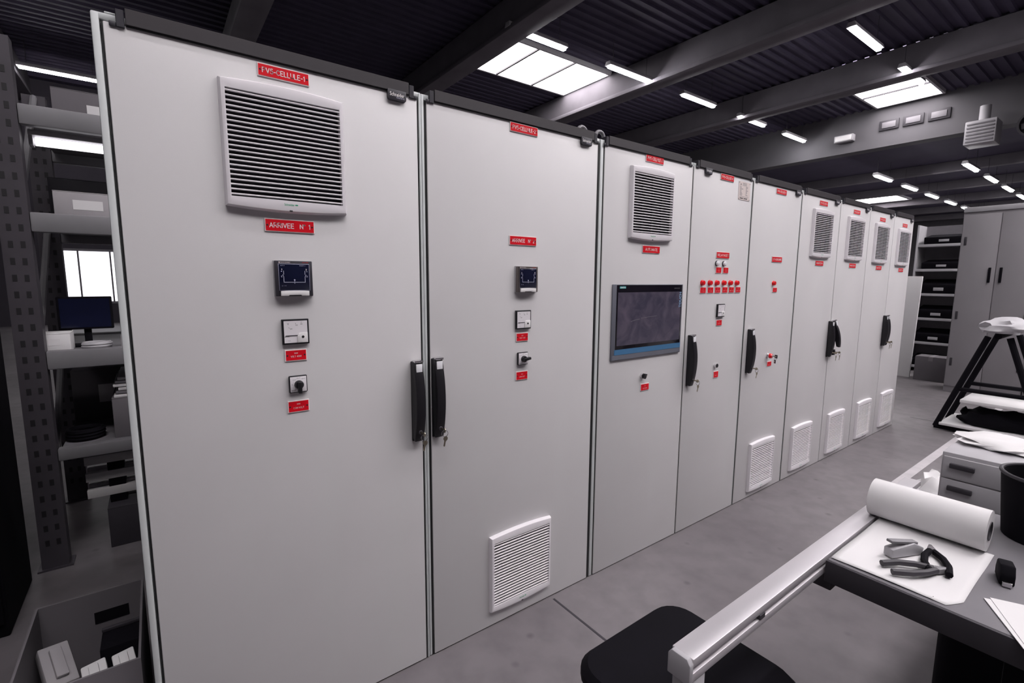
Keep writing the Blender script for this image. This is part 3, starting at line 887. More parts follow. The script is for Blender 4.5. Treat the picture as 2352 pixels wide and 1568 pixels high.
rp = part('rating_plate', MB().box(-0.062, 0.062, -0.0015, 0, -0.051, 0.051, 0.0006, 1), ratingp, root, (2.825-xc, -0.0002, 1.928))
pt = MB()
for r_ in range(8):
    z = 0.022-0.0068*r_
    wl = [0.014, 0.017, 0.035, 0.018, 0.017, 0.022, 0.028, 0.026][r_]
    pt.box(-0.05, -0.05+wl, -0.0018, -0.0014, z, z+0.0026)
    wl = [0.020, 0.022, 0.011, 0.024, 0.014, 0.015, 0.009, 0.022][r_]
    pt.box(0.014, 0.014+wl, -0.0018, -0.0014, z+0.001, z+0.0036)
for r_ in range(4):
    pt.box(-0.022, 0.022, -0.0018, -0.0014, 0.029+0.0045*r_, 0.0305+0.0045*r_)
pt.box(-0.05, 0.045, -0.0018, -0.0014, -0.034, -0.032)
part('printed_lines', pt, midg, rp)
part('printed_block', MB().box(-0.046, -0.012, -0.0018, -0.0014, -0.044, -0.039).box(-0.004, 0.034, -0.0018, -0.0014, -0.044, -0.039), ink, rp)
part('warning_mark', MB().prism([(-0.046, 0.031), (-0.036, 0.031), (-0.041, 0.041)], 'y', -0.0018, -0.0014), ink, rp)
for sx in (-1, 1):
    for sz in (-1, 1):
        part('rivet', MB().lathe((sx*0.056, -0.0014, sz*0.045), (0, -1, 0), [(0, 0.0024), (0.001, 0.002)], 10), ink, rp)

# fifth cabinet
pilot_base(CAB[4], 3.246, 1.404, 0.0132, 'indicator_lamp', redlamp, lens, redlamp)
plate(*CAB[4], 3.2695, 1.3615, 0.0565, 0.032, [('XX', 0.006, 0.0055, 0.0036), ('T 24V', -0.004, 0.02, 0.0045)], False)
root, xc = CAB[4]
es = part('emergency_stop', MB().lathe((0, 0, 0), (0, -1, 0), [(0, 0.0155), (0.006, 0.0155), (0.008, 0.0135), (0.014, 0.0125), (0.014, 0)], 24), chrome, root, (3.238-xc, -0.0002, 0.937))
part('mushroom_head', MB().lathe((0, 0, 0), (0, -1, 0), [(0.013, 0.0105), (0.017, 0.0165), (0.028, 0.0155), (0.033, 0.012), (0.034, 0.0)], 24), redlamp, es)
part('key_barrel', MB().lathe((0, 0, 0), (0, -1, 0), [(0.033, 0.0075), (0.037, 0.0075), (0.037, 0)], 18), chrome, es)
plate(*CAB[4], 3.268, 0.880, 0.0585, 0.0325, [('X', 0.006, 0.003, 0.0036), ('A.U.', -0.005, 0.026, 0.005)], False)
t = thing('key_bunch', 'black-headed keys in the red emergency stop', 'keys', (3.238, -0.0374, 0.937), 0, 'keys in the door handles')
def tagkey(cx_, cy_, cz_, rot):
    mb = MB()
    mb.box(-0.0105, 0.0105, -0.0015, 0.0015, -0.011, 0.011, 0.0012)
    mb.xf(Matrix.Translation((cx_, cy_, cz_)) @ rot)
    return mb
part('inserted_key', MB().box(-0.0009, 0.0009, -0.012, -0.0008, -0.0035, 0.0035), brass, t)
h1 = part('key_head', tagkey(0.0, -0.020, 0.0, Matrix.Rotation(R(70), 4, 'Z')), handleb, t)
part('key_mark', MB().box(-0.0022, 0.0022, -0.0022, 0.0022, -0.0035, 0.0035).xf(Matrix.Translation((0, -0.020, 0)) @ Matrix.Rotation(R(70), 4, 'Z')), inkw, h1)
part('ring', MB().tube([(0.0, -0.018+0.006*math.cos(2*math.pi*k/20), -0.014+0.009*math.sin(2*math.pi*k/20)) for k in range(20)], 0.0008, 6, True), chrome, t)
h2 = part('key_head', tagkey(0.0, -0.014, -0.033, Matrix.Rotation(R(50), 4, 'Z')), handleb, t)
part('key_mark', MB().box(-0.0022, 0.0022, -0.0022, 0.0022, -0.0035, 0.0035).xf(Matrix.Translation((0, -0.014, -0.033)) @ Matrix.Rotation(R(50), 4, 'Z')), inkw, h2)

# lifting eyes on the cabinet tops
def lifting_eye(idx, x, y):
    root, xc = CAB[idx]
    e = part('lifting_eye', MB().tube([(0.026*math.cos(2*math.pi*k/24), 0, 0.056+0.026*math.sin(2*math.pi*k/24)) for k in range(24)], 0.0085, 10, True), steelg, root, (x-xc, y, 1.999))
    part('eye_collar', MB().lathe((0, 0, 0), (0, 0, 1), [(0, 0.024), (0.014, 0.024), (0.032, 0.012)], 20), steelg, e)
lifting_eye(1, 1.615, 0.09); lifting_eye(2, 1.725, 0.09); lifting_eye(0, 0.745, 0.5)

# loose things lying on the far cabinet tops
def crumple(name, label, cat, material, x, y, z, sx, sy, sz, seed, group=None):
    rnd = random.Random(seed)
    t_ = bmesh.new()
    bmesh.ops.create_icosphere(t_, subdivisions=3, radius=1.0)
    for v in t_.verts:
        k = 0.78+0.34*rnd.random()
        v.co = Vector((v.co.x*sx*k, v.co.y*sy*k, max(-0.55, v.co.z*k)*sz+0.55*sz))
    mb = MB(); mb._add(t_)
    o = part(name, mb, material, None, (x, y, z), angle=50)
    return tag(o, label, cat, group)
crumple('plastic_film', 'crumpled clear film lying on top of the PV5-CELLULE-7 cabinet', 'film', whitelamp, 4.66, 0.13, 2.0195, 0.09, 0.05, 0.022, 3)
crumple('plastic_film', 'long crumpled film on the left of the farthest cabinet top', 'film', whitelamp, 5.49, 0.13, 2.0195, 0.11, 0.06, 0.027, 4)
crumple('plastic_film', 'small bunched film at the far end of the cabinet row', 'film', whitelamp, 5.79, 0.13, 2.0195, 0.075, 0.06, 0.034, 5)
crumple('plastic_film', 'small white film scrap beside the orange cardboard on the cabinets', 'film', whitelamp, 4.93, 0.13, 2.0195, 0.06, 0.05, 0.024, 6)
cb = thing('cardboard_sheet', 'orange brown cardboard sheet lying on a far cabinet top', 'cardboard', (5.15, 0.18, 2.019))
part('lower_leaf', MB().box(-0.15, 0.17, -0.10, 0.12, 0.0, 0.006, 0.001), cardo, cb)
part('raised_leaf', MB().prism([(-0.13, 0.006), (0.0, 0.036), (0.12, 0.024), (0.17, 0.006)], 'y', -0.06, 0.10), cardo, cb)

# ------------------------------------------------------------------ storage rack behind the cabinets (left)
RXL, RXR, RYF, RYB = -0.425, 2.25, 1.62, 2.52
rk = thing('pallet_rack', 'tall grey pallet rack standing behind the first cabinet', 'rack', (0.9, 2.05, 0))
def rp_(x, y): return (x-0.9, y-2.05)
def upright(x, y):
    a, b_ = rp_(x, y)
    u = part('upright', MB().prism([(a-0.05, b_-0.035), (a+0.05, b_-0.035), (a+0.05, b_+0.035), (a+0.035, b_+0.035), (a+0.035, b_-0.02), (a-0.035, b_-0.02), (a-0.035, b_+0.035), (a-0.05, b_+0.035)], 'z', 0.0, 2.45), steeld, rk)
    hm = MB()
    for k in range(30):
        hm.box(a-0.028, a-0.012, b_-0.0362, b_-0.0345, 0.12+0.075*k, 0.15+0.075*k)
        hm.box(a+0.012, a+0.028, b_-0.0362, b_-0.0345, 0.12+0.075*k, 0.15+0.075*k)
    tag(part('slot_row', hm, ink, u), kind='stuff')
    part('foot', MB().box(a-0.065, a+0.065, b_-0.05, b_+0.05, 0, 0.008), steeld, u)
for x in (RXL, RXR):
    for y in (RYF, RYB): upright(x, y)
    a, b_ = rp_(x, RYF); c, d_ = rp_(x, RYB)
    for k in range(3):
        z0 = 0.2+0.72*k
        part('brace', MB().tube([(a, b_+0.03, z0), (a, d_-0.03, z0+0.8)], 0.016, 8), steelg, rk)
LEV = [0.53, 0.98, 1.62, 2.09]
for li, z in enumerate(LEV):
    for y in (RYF, RYB):
        a, b_ = rp_(RXL, y); c, _ = rp_(RXR, y)
        part('shelf_beam', MB().box(a+0.051, c-0.051, b_-0.03, b_+0.02, z, z+(0.088 if li else 0.06), 0.006), steelg, rk)
    for k in range(6):
        xa = RXL+0.06+(RXR-RXL-0.12)*k/6; xb = RXL+0.06+(RXR-RXL-0.12)*(k+1)/6
        a, b_ = rp_(xa, RYF); c, d_ = rp_(xb, RYB)
        part('deck_board', MB().box(a+0.004, c-0.004, b_+0.025, d_-0.035, z+(0.05 if li else 0.03), z+(0.075 if li else 0.055)), midg, rk)

def carton(label, x0, x1, y0, y1, z0, z1, body=None, tape=True, name='carton'):
    body = body or cartonl
    t_ = thing(name, label, 'box', ((x0+x1)/2, (y0+y1)/2, z0))
    hx, hy, h = (x1-x0)/2, (y1-y0)/2, z1-z0
    part('body', MB().box(-hx, hx, -hy, hy, 0.0, h-0.004, 0.003), body, t_)
    part('flap', MB().box(-hx, hx, -hy, -0.002, h-0.004, h, 0.001), body, t_)
    part('flap', MB().box(-hx, hx, 0.002, hy, h-0.004, h, 0.001), body, t_)
    if tape:
        part('tape', MB().box(-hx-0.0008, hx+0.0008, -0.025, 0.025, h-0.06, h+0.0008), tapem, t_)
    part('shipping_label', MB().box(-hx*0.5, hx*0.3, -hy-0.0012, -hy-0.0001, h*0.35, h*0.7), paperw, t_)
    return t_
zA = LEV[2]+0.0755; zB = LEV[1]+0.0755; zTop = LEV[3]+0.0755; z0_ = LEV[0]+0.0555
carton('pale flat carton on the upper rack shelf, nearest the cabinet edge', -0.30, -0.02, 1.68, 2.05, zA, zA+0.13)
carton('dark grey carton on the upper rack shelf behind the pale one', -0.36, 0.05, 2.1, 2.4, zA, zA+0.25, darkg)
rlm = thing('strip_lamp', 'bright strip lamp fixed under the topmost rack beam', 'lamp', (0.0, 1.70, 2.02))
part('housing', MB().box(-0.36, 0.75, -0.03, 0.03, 0.045, 0.0695, 0.004), lightg, rlm)
part('tube', MB().cyl((-0.34, 0, 0.022), (0.73, 0, 0.022), 0.02, n=16), racklm, rlm)
for sx in (-0.36, 0.735):
    part('end_cap', MB().box(sx, sx+0.015, -0.025, 0.025, -0.003, 0.045, 0.003), lightg, rlm)
carton('mid grey carton on the topmost rack shelf', -0.30, 0.25, 2.0, 2.4, zTop, zTop+0.22, cartong)
# a monitor on the middle shelf
mn = thing('monitor', 'black monitor standing on the middle rack shelf', 'monitor', (-0.24, 1.86, zB))
part('base', MB().box(-0.07, 0.07, -0.05, 0.05, 0, 0.012, 0.004), blackm, mn)
part('stem', MB().box(-0.015, 0.015, 0.0, 0.02, 0.012, 0.14, 0.003), blackm, mn)
sc1 = part('screen', MB().box(-0.11, 0.11, -0.02, 0.006, 0.09, 0.26, 0.005), blackm, mn)
part('screen_face', MB().box(-0.10, 0.10, -0.0212, -0.0195, 0.1, 0.25), navy, sc1)
carton('small white carton in front of the black monitor', -0.40, -0.29, 1.66, 1.80, zB, zB+0.09, paperw, False)
carton('light carton beside the black monitor, by the cabinet edge', -0.10, 0.06, 1.68, 1.85, zB, zB+0.06, cartonl)
def coil(name, label, x, y, z, r, n, material, wire):
    pts = []
    for k in range(n*20+1):
        t_ = 2*math.pi*k/20
        rr = r*(1+0.06*math.sin(3.1*t_/7))
        pts.append((rr*math.cos(t_), rr*math.sin(t_), wire+wire*1.6*k/20*0.6))
    o = part(name, MB().tube(pts, wire, 6), material, None, (x, y, z))
    return tag(o, label, 'cable')
coil('cable_coil', 'coil of grey cable lying before the black monitor', -0.20, 1.76, zB, 0.055, 4, lightg, 0.006)
coil('cable_coil', 'coil of black cable on the low rack shelf', -0.28, 1.76, z0_, 0.07, 6, blackm, 0.008)
for k in range(2):
    o = thing('panel_stack', ['white sheet stack on the low rack shelf, upper', 'white sheet stack on the low rack shelf, lower'][k], 'sheets', (0.13, 1.88, z0_+0.2105+0.055*(1-k)))
    for j in range(3):
        part('sheet', MB().box(-0.28+0.01*j, 0.3, -0.2, 0.18, 0.018*j, 0.018*j+0.014, 0.002), paperw if j != 1 else midg, o)
carton('grey carton at the back of the low rack shelf', -0.36, 0.1, 2.14, 2.45, z0_, z0_+0.3, cartong)
carton('grey carton under the white sheets on the low rack shelf', -0.16, 0.42, 1.67, 2.08, z0_, z0_+0.21, cartong, False)
# bottom: white and dark profiles on blocks
bar_lab = ['topmost pale profile bar under the rack', 'middle pale profile bar under the rack', 'lowest pale profile bar under the rack']
zs = [0.44, 0.35, 0.26]
for k in range(3):
    o = thing('profile_bar', bar_lab[k], 'bar', (0.15, 1.8, zs[k]))
    part('bar_body', MB().prism([(-0.06, 0), (0.06, 0), (0.06, 0.045), (0.03, 0.045), (0.03, 0.03), (-0.03, 0.03), (-0.03, 0.045), (-0.06, 0.045)], 'x', -0.45, 0.9, 0.002), paperw, o)
    for sx in (-0.36, 0.5):
        part('spacer_block', MB().box(sx, sx+0.07, -0.055, 0.055, -0.0445, -0.0005, 0.002), blackm, o)
carton('dark box under the profile bars below the rack', -0.22, 0.5, 1.66, 1.98, 0.0, 0.215, darkg, False)
# dark steel locker left of the rack
lk = thing('tool_locker', 'black steel locker left of the rack at the photo edge', 'locker', (-0.86, 1.30, 0))
part('body', MB().box(-0.36, 0.36, -0.22, 0.22, 0, 1.75, 0.006), blackm, lk)
for sx in (-1, 1):
    d0 = part('door', MB().box(0.004 if sx > 0 else -0.35, 0.35 if sx > 0 else -0.004, -0.236, -0.2205, 0.06, 1.72, 0.003), blackm, lk)
    part('handle', MB().box(sx*0.03-0.006, sx*0.03+0.006, -0.256, -0.236, 0.85, 0.97, 0.003), darkg, d0)
# open carton on the floor beside the first cabinet, with offcuts in it
bx0, bx1, by0, by1, bh = -0.315, -0.045, 0.06, 0.50, 0.38
oc = thing('open_carton', 'open grey carton on the floor left of the first cabinet', 'box', ((bx0+bx1)/2, (by0+by1)/2, 0))
hx, hy = (bx1-bx0)/2, (by1-by0)/2
part('bottom', MB().box(-hx, hx, -hy, hy, 0, 0.006), cartong, oc)
for n_, a in (('side_panel', (-hx, -hx+0.006, -hy, hy)), ('side_panel', (hx-0.006, hx, -hy, hy)), ('side_panel', (-hx+0.006, hx-0.006, hy-0.006, hy)), ('side_panel', (-hx+0.006, hx-0.006, -hy, -hy+0.006))):
    part(n_, MB().box(a[0], a[1], a[2], a[3], 0.006, bh), cartong, oc)
part('hand_hole', MB().box(0.0, 0.09, hy-0.0075, hy-0.0061, bh-0.11, bh-0.07), blackm, oc)
def offcut(label, x, y, z, sx, sy, sz, rx, ry, rz, material=paperw):
    o = part('foam_offcut', MB().box(-sx, sx, -sy, sy, -sz, sz, 0.004).box(-sx*0.4, sx*0.4, -sy*0.7, sy*0.7, sz, sz+0.012, 0.003), material, None, (x, y, z), (R(rx), R(ry), R(rz)))
    return tag(o, label, 'offcut', 'offcuts in the open carton')
offcut('grey foam offcut leaning at the left inside the open carton', -0.255, 0.33, 0.265, 0.035, 0.07, 0.018, 25, 8, 20, cartonl)
offcut('large pale foam offcut lying lowest in the open carton', -0.18, 0.18, 0.10, 0.10, 0.09, 0.03, 4, 3, 4, lightg)
offcut('white foam offcut beside the grey leaning one in the open carton', -0.155, 0.19, 0.275, 0.028, 0.05, 0.016, 22, -6, 8)
offcut('white foam offcut nearest the cabinet in the open carton', -0.087, 0.18, 0.285, 0.026, 0.05, 0.016, 22, -6, 8)
bp_ = thing('black_panel', 'black panel standing against the rear side of the open carton', 'panel', (-0.105, 0.40, 0.007))
part('sheet', MB().box(-0.05, 0.05, -0.10, 0.0, 0, 0.285, 0.006), blackm, bp_)
part('edge_strip', MB().box(-0.05, 0.05, -0.012, 0.002, 0.285, 0.297, 0.003), darkg, bp_)

# ------------------------------------------------------------------ workbench with rail, right foreground
tb = thing('workbench', 'grey workbench at lower right carrying the paper roll', 'bench', (1.95, -1.55, 0))
def wbx(x): return x-1.95
def wby(y): return y+1.55
part('bench_top', MB().box(wbx(1.335), wbx(2.0), wby(-2.05), wby(-1.085), 0.715, 0.745, 0.005), midg, tb)
part('bench_edge', MB().box(wbx(1.327), wbx(1.335), wby(-2.05), wby(-1.085), 0.690, 0.744, 0.002), darkg, tb)
for x in (1.62, 1.95):
    for y in (-1.98, -1.40):
        lg = part('leg', MB().box(wbx(x)-0.025, wbx(x)+0.025, wby(y)-0.025, wby(y)+0.025, 0.0, 0.715, 0.004), blackm, tb)
part('stretcher', MB().box(wbx(1.65), wbx(1.92), wby(-1.99), wby(-1.97), 0.2, 0.25, 0.004), darkg, tb)
rl = thing('aluminium_rail', 'long aluminium rail running from the paper roll towards the viewer', 'rail', (0.78, -1.06, 0))
pf = [(-0.022, 0.705), (0.022, 0.705), (0.022, 0.722), (0.014, 0.722), (0.014, 0.733), (0.022, 0.733), (0.022, 0.750), (-0.022, 0.750)]
# profile is (y,z), open slot towards the viewer side
part('profile', MB().prism([(-y, z) for y, z in pf], 'x', 0.0, 1.32, 0.0012), alu, rl)
part('end_cap', MB().prism([(-0.023, 0.703), (0.023, 0.703), (0.023, 0.742), (0.016, 0.752), (-0.016, 0.752), (-0.023, 0.742)], 'x', -0.012, 0.0, 0.002), lightg, rl)
part('slot_nut', MB().box(0.235, 0.255, -0.024, -0.012, 0.7225, 0.7325), darkg, rl)
part('support_post', MB().box(0.0, 0.045, -0.02, 0.02, 0.0, 0.7045, 0.003), lightg, rl)
part('support_foot', MB().box(-0.05, 0.1, -0.06, 0.06, 0.0, 0.01, 0.003), darkg, rl)
part('wall_bracket', MB().box(0.60, 0.64, -0.024, 0.02, 0.64, 0.7045, 0.003), darkg, rl)
# paper sheet unrolled from the roll
def sheet_f(u, v):
    x = 1.345+0.34*u; y = -1.09-0.235*v
    if u < 0.12 and v > 0.86: y += 0.02*(1-u/0.12)
    return (x, y, 0.7465+0.0012*math.sin(9*u+4*v)+0.0012)
sh = MB().grid(24, 16, sheet_f)
sho = part('paper_sheet', sh, paperw)
sho.modifiers.new('thickness', 'SOLIDIFY').thickness = 0.0012
tag(sho, 'white paper sheet drawn out of the roll across the bench', 'paper')
ro = thing('paper_roll', 'thick roll of white paper lying on the bench', 'paper roll', (1.695, -1.065, 0.8012))
n = 28
part('paper_body', MB().loft([[(0.052*math.cos(2*math.pi*k/n), y, 0.052*math.sin(2*math.pi*k/n)) for k in range(n)] for y in (0.0, -0.245)]
     ).loft([[(r*math.cos(2*math.pi*k/n), -0.245, r*math.sin(2*math.pi*k/n)) for k in range(n)] for r in (0.052, 0.024)]
     ).loft([[(r*math.cos(2*math.pi*k/n), 0.0, r*math.sin(2*math.pi*k/n)) for k in range(n)] for r in (0.052, 0.024)]), paperw, ro)
part('core_tube', MB().loft([[(0.024*math.cos(2*math.pi*k/n), y, 0.024*math.sin(2*math.pi*k/n)) for k in range(n)] for y in (0.0, -0.247)]), darkg, ro)
# hand tools on the sheet
def pliers(label, x, y, rz, m1, m2, s=1.0):
    t_ = thing('pliers', label, 'tool', (x, y, 0.7495), rz)
    part('jaw', MB().prism([(-0.004*s, 0), (0.004*s, 0), (0.009*s, 0.012*s), (0.003*s, 0.035*s), (-0.003*s, 0.035*s), (-0.009*s, 0.012*s)], 'z', 0.002, 0.014, 0.0015), m1, t_)
    for sx in (-1, 1):
        part('handle', MB().tube([(sx*0.004*s, 0.006*s, 0.009), (sx*0.017*s, -0.025*s, 0.010), (sx*0.022*s, -0.06*s, 0.010), (sx*0.017*s, -0.1*s, 0.009)], 0.0072*s, 8), m2, t_)
    return t_
pliers('dark handled pliers lying on the paper sheet nearer the roll', 1.55, -1.235, R(-70), chrome, blackm)
pliers('pale handled pliers lying on the paper sheet at its edge', 1.46, -1.255, R(-130), steelg, darkg)
sd = thing('stapler', 'grey stapler lying among the pliers on the paper', 'tool', (1.50, -1.19, 0.7495), R(-25))
part('body', MB().prism([(-0.045, 0), (0.045, 0), (0.05, 0.018), (0.02, 0.032), (-0.045, 0.022)], 'y', -0.012, 0.012, 0.003), lightg, sd)
part('lever', MB().box(-0.05, 0.03, -0.008, 0.008, 0.03, 0.037, 0.002).xf(Matrix.Rotation(R(8), 4, 'Y')), steelg, sd)
tp = thing('tape_measure', 'dark tape measure by the end of the roll', 'tool', (1.565, -1.36, 0.7465), R(15))
part('case', MB().prism([(-0.028, 0), (0.028, 0), (0.03, 0.02), (0.02, 0.042), (-0.018, 0.045), (-0.03, 0.025)], 'y', -0.013, 0.013, 0.004), blackm, tp)
part('hook', MB().box(-0.036, -0.028, -0.008, 0.008, 0.001, 0.012, 0.001), chrome, tp)
# black waste bin on the bench
bn = thing('waste_bin', 'black bin standing right of the paper roll', 'bin', (1.895, -1.39, 0.7455))
part('bin_wall', MB().lathe((0, 0, 0), (0, 0, 1), [(0, 0.085), (0.17, 0.10), (0.17, 0.094), (0.012, 0.079), (0.012, 0)], 32), blackm, bn)
part('rim', MB().tube([(0.099*math.cos(2*math.pi*k/32), 0.099*math.sin(2*math.pi*k/32), 0.171) for k in range(32)], 0.005, 8, True), darkg, bn)
# white document at the right edge
dc = thing('document', 'white document lying on the near bench corner at the right edge', 'paper', (1.42, -1.527, 0.7465))
part('page', MB().box(-0.105, 0.105, -0.148, 0.148, 0.0, 0.0012).xf(Matrix.Rotation(R(29), 4, 'Z')), paperw, dc)
part('page', MB().box(-0.10, 0.105, -0.148, 0.14, 0.0013, 0.0024).xf(Matrix.Rotation(R(27), 4, 'Z')), paperw, dc)

# black chair by the rail
ch = thing('work_chair', 'black padded chair seat beside the aluminium rail', 'chair', (1.06, -0.90, 0))
def rrect(hx, hy, r, z, n=6):
    pts = []
    for (cx_, cy_, a0) in ((hx-r, hy-r, 0), (-hx+r, hy-r, 90), (-hx+r, -hy+r, 180), (hx-r, -hy+r, 270)):
        for k in range(n+1):
            t_ = R(a0+90*k/n); pts.append((cx_+r*math.cos(t_), cy_+r*math.sin(t_), z))
    return pts
part('seat', MB().loft([rrect(0.20, 0.19, 0.07, 0.395), rrect(0.215, 0.205, 0.08, 0.415), rrect(0.215, 0.205, 0.08, 0.435), rrect(0.20, 0.19, 0.07, 0.452), rrect(0.13, 0.12, 0.05, 0.456)], True, True), blackm, ch)
part('gas_lift', MB().cyl((0, 0, 0.09), (0, 0, 0.397), 0.025, n=16), darkg, ch)
for k in range(5):
    a = 2*math.pi*k/5+0.8
    lg = part('foot', MB().tube([(0, 0, 0.09), (0.13*math.cos(a), 0.13*math.sin(a), 0.075), (0.25*math.cos(a), 0.25*math.sin(a), 0.06)], 0.017, 8), blackm, ch)
    part('castor', MB().cyl((0.25*math.cos(a)-0.012*math.sin(a), 0.25*math.sin(a)+0.012*math.cos(a), 0.026), (0.25*math.cos(a)+0.012*math.sin(a), 0.25*math.sin(a)-0.012*math.cos(a), 0.026), 0.026, n=16), blackm, lg)
# black bag under the bench
bg = thing('tool_bag', 'black tool bag on the floor under the bench', 'bag', (2.25, -1.45, 0))
part('bag_body', MB().box(-0.2, 0.35, -0.3, 0.28, 0.0, 0.36, 0.06, 4), blackm, bg)
part('strap', MB().tube([(-0.10, 0.0, 0.35), (-0.08, 0.0, 0.46), (0.05, 0.0, 0.50), (0.18, 0.0, 0.46), (0.2, 0.0, 0.35)], 0.012, 8), darkg, bg)

# ------------------------------------------------------------------ further right: drawer pedestal, A-frame trolley, lockers, shelving
dp = thing('drawer_pedestal', 'pale drawer pedestal on the floor behind the paper roll', 'drawers', (3.15, -1.22, 0))
part('carcass', MB().box(-0.25, 0.25, -0.26, 0.245, 0.0, 0.655, 0.006), lightg, dp)
for k in range(6):
    z = 0.02+0.104*k
    for (ya, yb) in ((0.005, 0.237), (-0.25, -0.005)):
        dr = part('drawer', MB().box(-0.262, -0.2505, ya, yb, z, z+0.098, 0.003), lightg, dp)
        yc = (ya+yb)/2+(0.05 if ya > 0 else 0.06)
        part('handle', MB().box(-0.277, -0.262, yc-0.042, yc+0.042, z+0.050, z+0.072, 0.003), darkg, dr)
crumple('wrapping_paper', 'white crumpled wrapping paper on the floor left of the drawer pedestal', 'paper', paperw, 3.72, -0.80, 0.0, 0.16, 0.11, 0.19, 11)
crumple('wrapping_paper', 'pale wrapping lying on the drawer pedestal top', 'paper', paperw, 3.2, -1.15, 0.6555, 0.15, 0.2, 0.03, 12)

af = thing('trolley', 'dark A-frame trolley with white shelves near the tall lockers', 'trolley', (6.2, -0.65, 0))
for x in (-0.1, 0.35):
    for (ya, yb) in ((0.36, 0.07), (-0.36, -0.07)):
        part('frame_leg', MB().tube([(x, ya, 0.03), (x, yb, 0.93)], 0.024, 10), blackm, af)
    part('cross_bar', MB().tube([(x, 0.235, 0.42), (x, -0.235, 0.42)], 0.02, 8), blackm, af)
    part('foot_bar', MB().tube([(x, 0.37, 0.03), (x, -0.5, 0.03)], 0.022, 8), blackm, af)
part('shelf', MB().box(-0.14, 0.42, -0.6, 0.2, 0.30, 0.33, 0.004), paperw, af)
part('shelf', MB().box(-0.14, 0.42, -0.5, 0.33, 0.055, 0.08, 0.004), paperw, af)
part('top_bar', MB().tube([(-0.14, 0, 0.94), (0.40, 0, 0.94)], 0.025, 10), blackm, af)
crumple('plastic_bag', 'pale plastic bag draped over the trolley top', 'bag', lightg, 6.2, -0.68, 0.967, 0.22, 0.18, 0.09, 21)
bk = thing('dust_bag', 'black lumpy bag lying on the lower trolley shelf', 'bag', (6.25, -0.72, 0.0805))
t_ = bmesh.new(); bmesh.ops.create_icosphere(t_, subdivisions=3, radius=1.0)
rnd = random.Random(5)
for v in t_.verts:
    k = 0.85+0.25*rnd.random(); v.co = Vector((v.co.x*0.15*k, v.co.y*0.30*k, (max(-0.6, v.co.z)+0.6)*0.11*k))
mb = MB(); mb._add(t_); part('bag_body', mb, blackm, bk, angle=50)
part('knot', MB().lathe((0, 0.22, 0.10), (0, 1, 0.6), [(0, 0.03), (0.03, 0.018), (0.06, 0.035), (0.07, 0.0)], 12), blackm, bk)

def tall_locker(label, x, y0, y1, h):
    t_ = thing('tall_locker', label, 'locker', (x+0.25, (y0+y1)/2, 0), 0, 'tall lockers')
    hy = (y1-y0)/2
    part('body', MB().box(-0.235, 0.25, -hy+0.002, hy-0.002, 0, h, 0.006), lockerg, t_)
    part('top_cap', MB().box(-0.255, 0.26, -hy+0.002, hy-0.002, h, h+0.06, 0.006), lightg, t_)
    for s in (-1, 1):
        dd = part('door', MB().box(-0.252, -0.2355, 0.003 if s > 0 else -hy+0.01, hy-0.01 if s > 0 else -0.003, 0.08, h-0.03, 0.004), lockerg, t_)
        part('handle', MB().box(-0.272, -0.252, s*0.05-0.012, s*0.05+0.012, h*0.62, h*0.70, 0.004), blackm, dd)
        for z in (0.35, 0.95, h-0.4):
            part('hinge', MB().box(-0.262, -0.252, (hy-0.05)*s-0.012, (hy-0.05)*s+0.012, z, z+0.1, 0.003), darkg, dd)
tall_locker('tall grey double-door locker, left one by the shelving', 8.3, -0.58, 0.13, 2.28)
tall_locker('tall grey double-door locker, cut by the right photo edge', 8.3, -1.3, -0.585, 2.28)

sv = thing('shelving', 'narrow grey shelving with black bins left of the tall lockers', 'shelving', (10.0, 0.62, 0))
for y in (-0.32, 0.32):
    part('side_panel', MB().box(-0.2, 0.2, y-0.012, y+0.012, 0, 2.3, 0.003), lightg, sv)
part('back_panel', MB().box(0.19, 0.2, -0.308, 0.308, 0, 2.3), midg, sv)
SHZ = [0.1, 0.48, 0.86, 1.24, 1.62, 2.0]
for z in SHZ:
    part('shelf', MB().box(-0.195, 0.189, -0.308, 0.308, z-0.04, z, 0.002), lightg, sv)
for k, z in enumerate(SHZ):
    b_ = thing('storage_bin', 'black storage bin on the %s shelf of the far shelving' % ['bottom', 'second', 'third', 'fourth', 'fifth', 'top'][k], 'bin', (9.98, 0.62, z+0.0005), 0, 'bins on the far shelving')
    hb = [0.16, 0.2, 0.19, 0.22, 0.15, 0.16][k]
    part('bin_body', MB().prism([(-0.16, 0), (0.16, 0), (0.17, hb), (-0.17, hb*0.65), (-0.17, hb*0.5)], 'y', -0.24, 0.24, 0.006), blackm, b_)
    part('label_holder', MB().box(-0.176, -0.166, -0.06, 0.06, hb*0.2, hb*0.42, 0.002), lightg, b_)
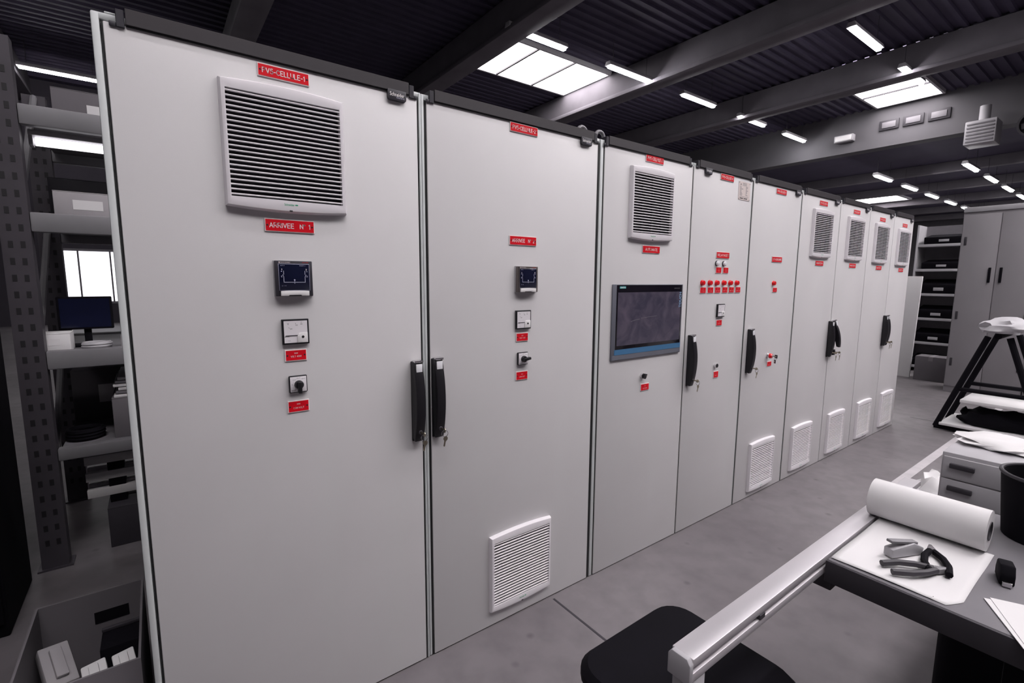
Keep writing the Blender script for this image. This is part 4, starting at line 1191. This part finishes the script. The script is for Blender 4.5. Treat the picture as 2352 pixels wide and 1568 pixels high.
# white panel standing in front of the shelving
wp = thing('white_panel', 'white panel leaning beside the far shelving', 'panel', (9.1, 0.80, 0))
part('sheet', MB().prism([(-0.02, 0.0), (0.02, 0.0), (0.14, 1.5), (0.10, 1.5)], 'y', -0.12, 0.25, 0.004), paperw, wp)
part('edge_frame', MB().prism([(-0.026, 0.0), (0.026, 0.0), (0.146, 1.5), (0.096, 1.5)], 'y', 0.2505, 0.27, 0.003), lightg, wp)
carton('grey carton on the floor before the far shelving', 8.95, 9.25, 0.25, 0.6, 0.0, 0.35, cartong)

# heater and loudspeaker on the lintel
ht = thing('unit_heater', 'pale unit heater box mounted high on the lintel', 'heater', (18.9, 2.05, 5.2))
part('casing', MB().box(-0.35, 0.35, -0.32, 0.32, 0.0, 0.62, 0.02), lightg, ht)
for k in range(6):
    part('louvre', MB().box(-0.37, -0.35, -0.28, 0.28, 0.06+0.09*k, 0.10+0.09*k, 0.004), midg, ht)
part('bracket', MB().box(0.35, 0.45, -0.25, 0.25, 0.5, 0.62), darkg, ht)
part('flue', MB().cyl((0, 0, 0.62), (0, 0, 1.05), 0.12, n=20), lightg, ht)
fn = thing('wall_fan', 'round dark fan on the lintel at the right photo edge', 'fan', (19.1, 1.05, 5.55))
part('shroud', MB().lathe((0, 0, 0), (-1, 0, 0), [(0, 0.32), (0.28, 0.34), (0.28, 0.29), (0.05, 0.28), (0.05, 0)], 32), darkg, fn)
for k in range(5):
    a = 2*math.pi*k/5
    part('blade', MB().prism([(0.03, -0.05), (0.25, -0.1), (0.27, 0.05), (0.03, 0.04)], 'x', -0.17, -0.16).xf(Matrix.Rotation(a, 4, 'X')), midg, fn)
part('hub', MB().lathe((-0.05, 0, 0), (-1, 0, 0), [(0, 0.06), (0.14, 0.05), (0.16, 0)], 16), lightg, fn)
part('mount', MB().box(0, 0.3, -0.05, 0.05, -0.05, 0.05), darkg, fn)
el = thing('emergency_lamp', 'small pale emergency lamp on the lintel above the cabinets', 'lamp', (19.25, 5.6, 6.2))
part('case', MB().box(-0.08, 0.15, -0.28, 0.28, -0.1, 0.12, 0.02), lightg, el)
part('lens', MB().box(-0.1, -0.08, -0.24, 0.24, -0.07, 0.09, 0.008), white, el)
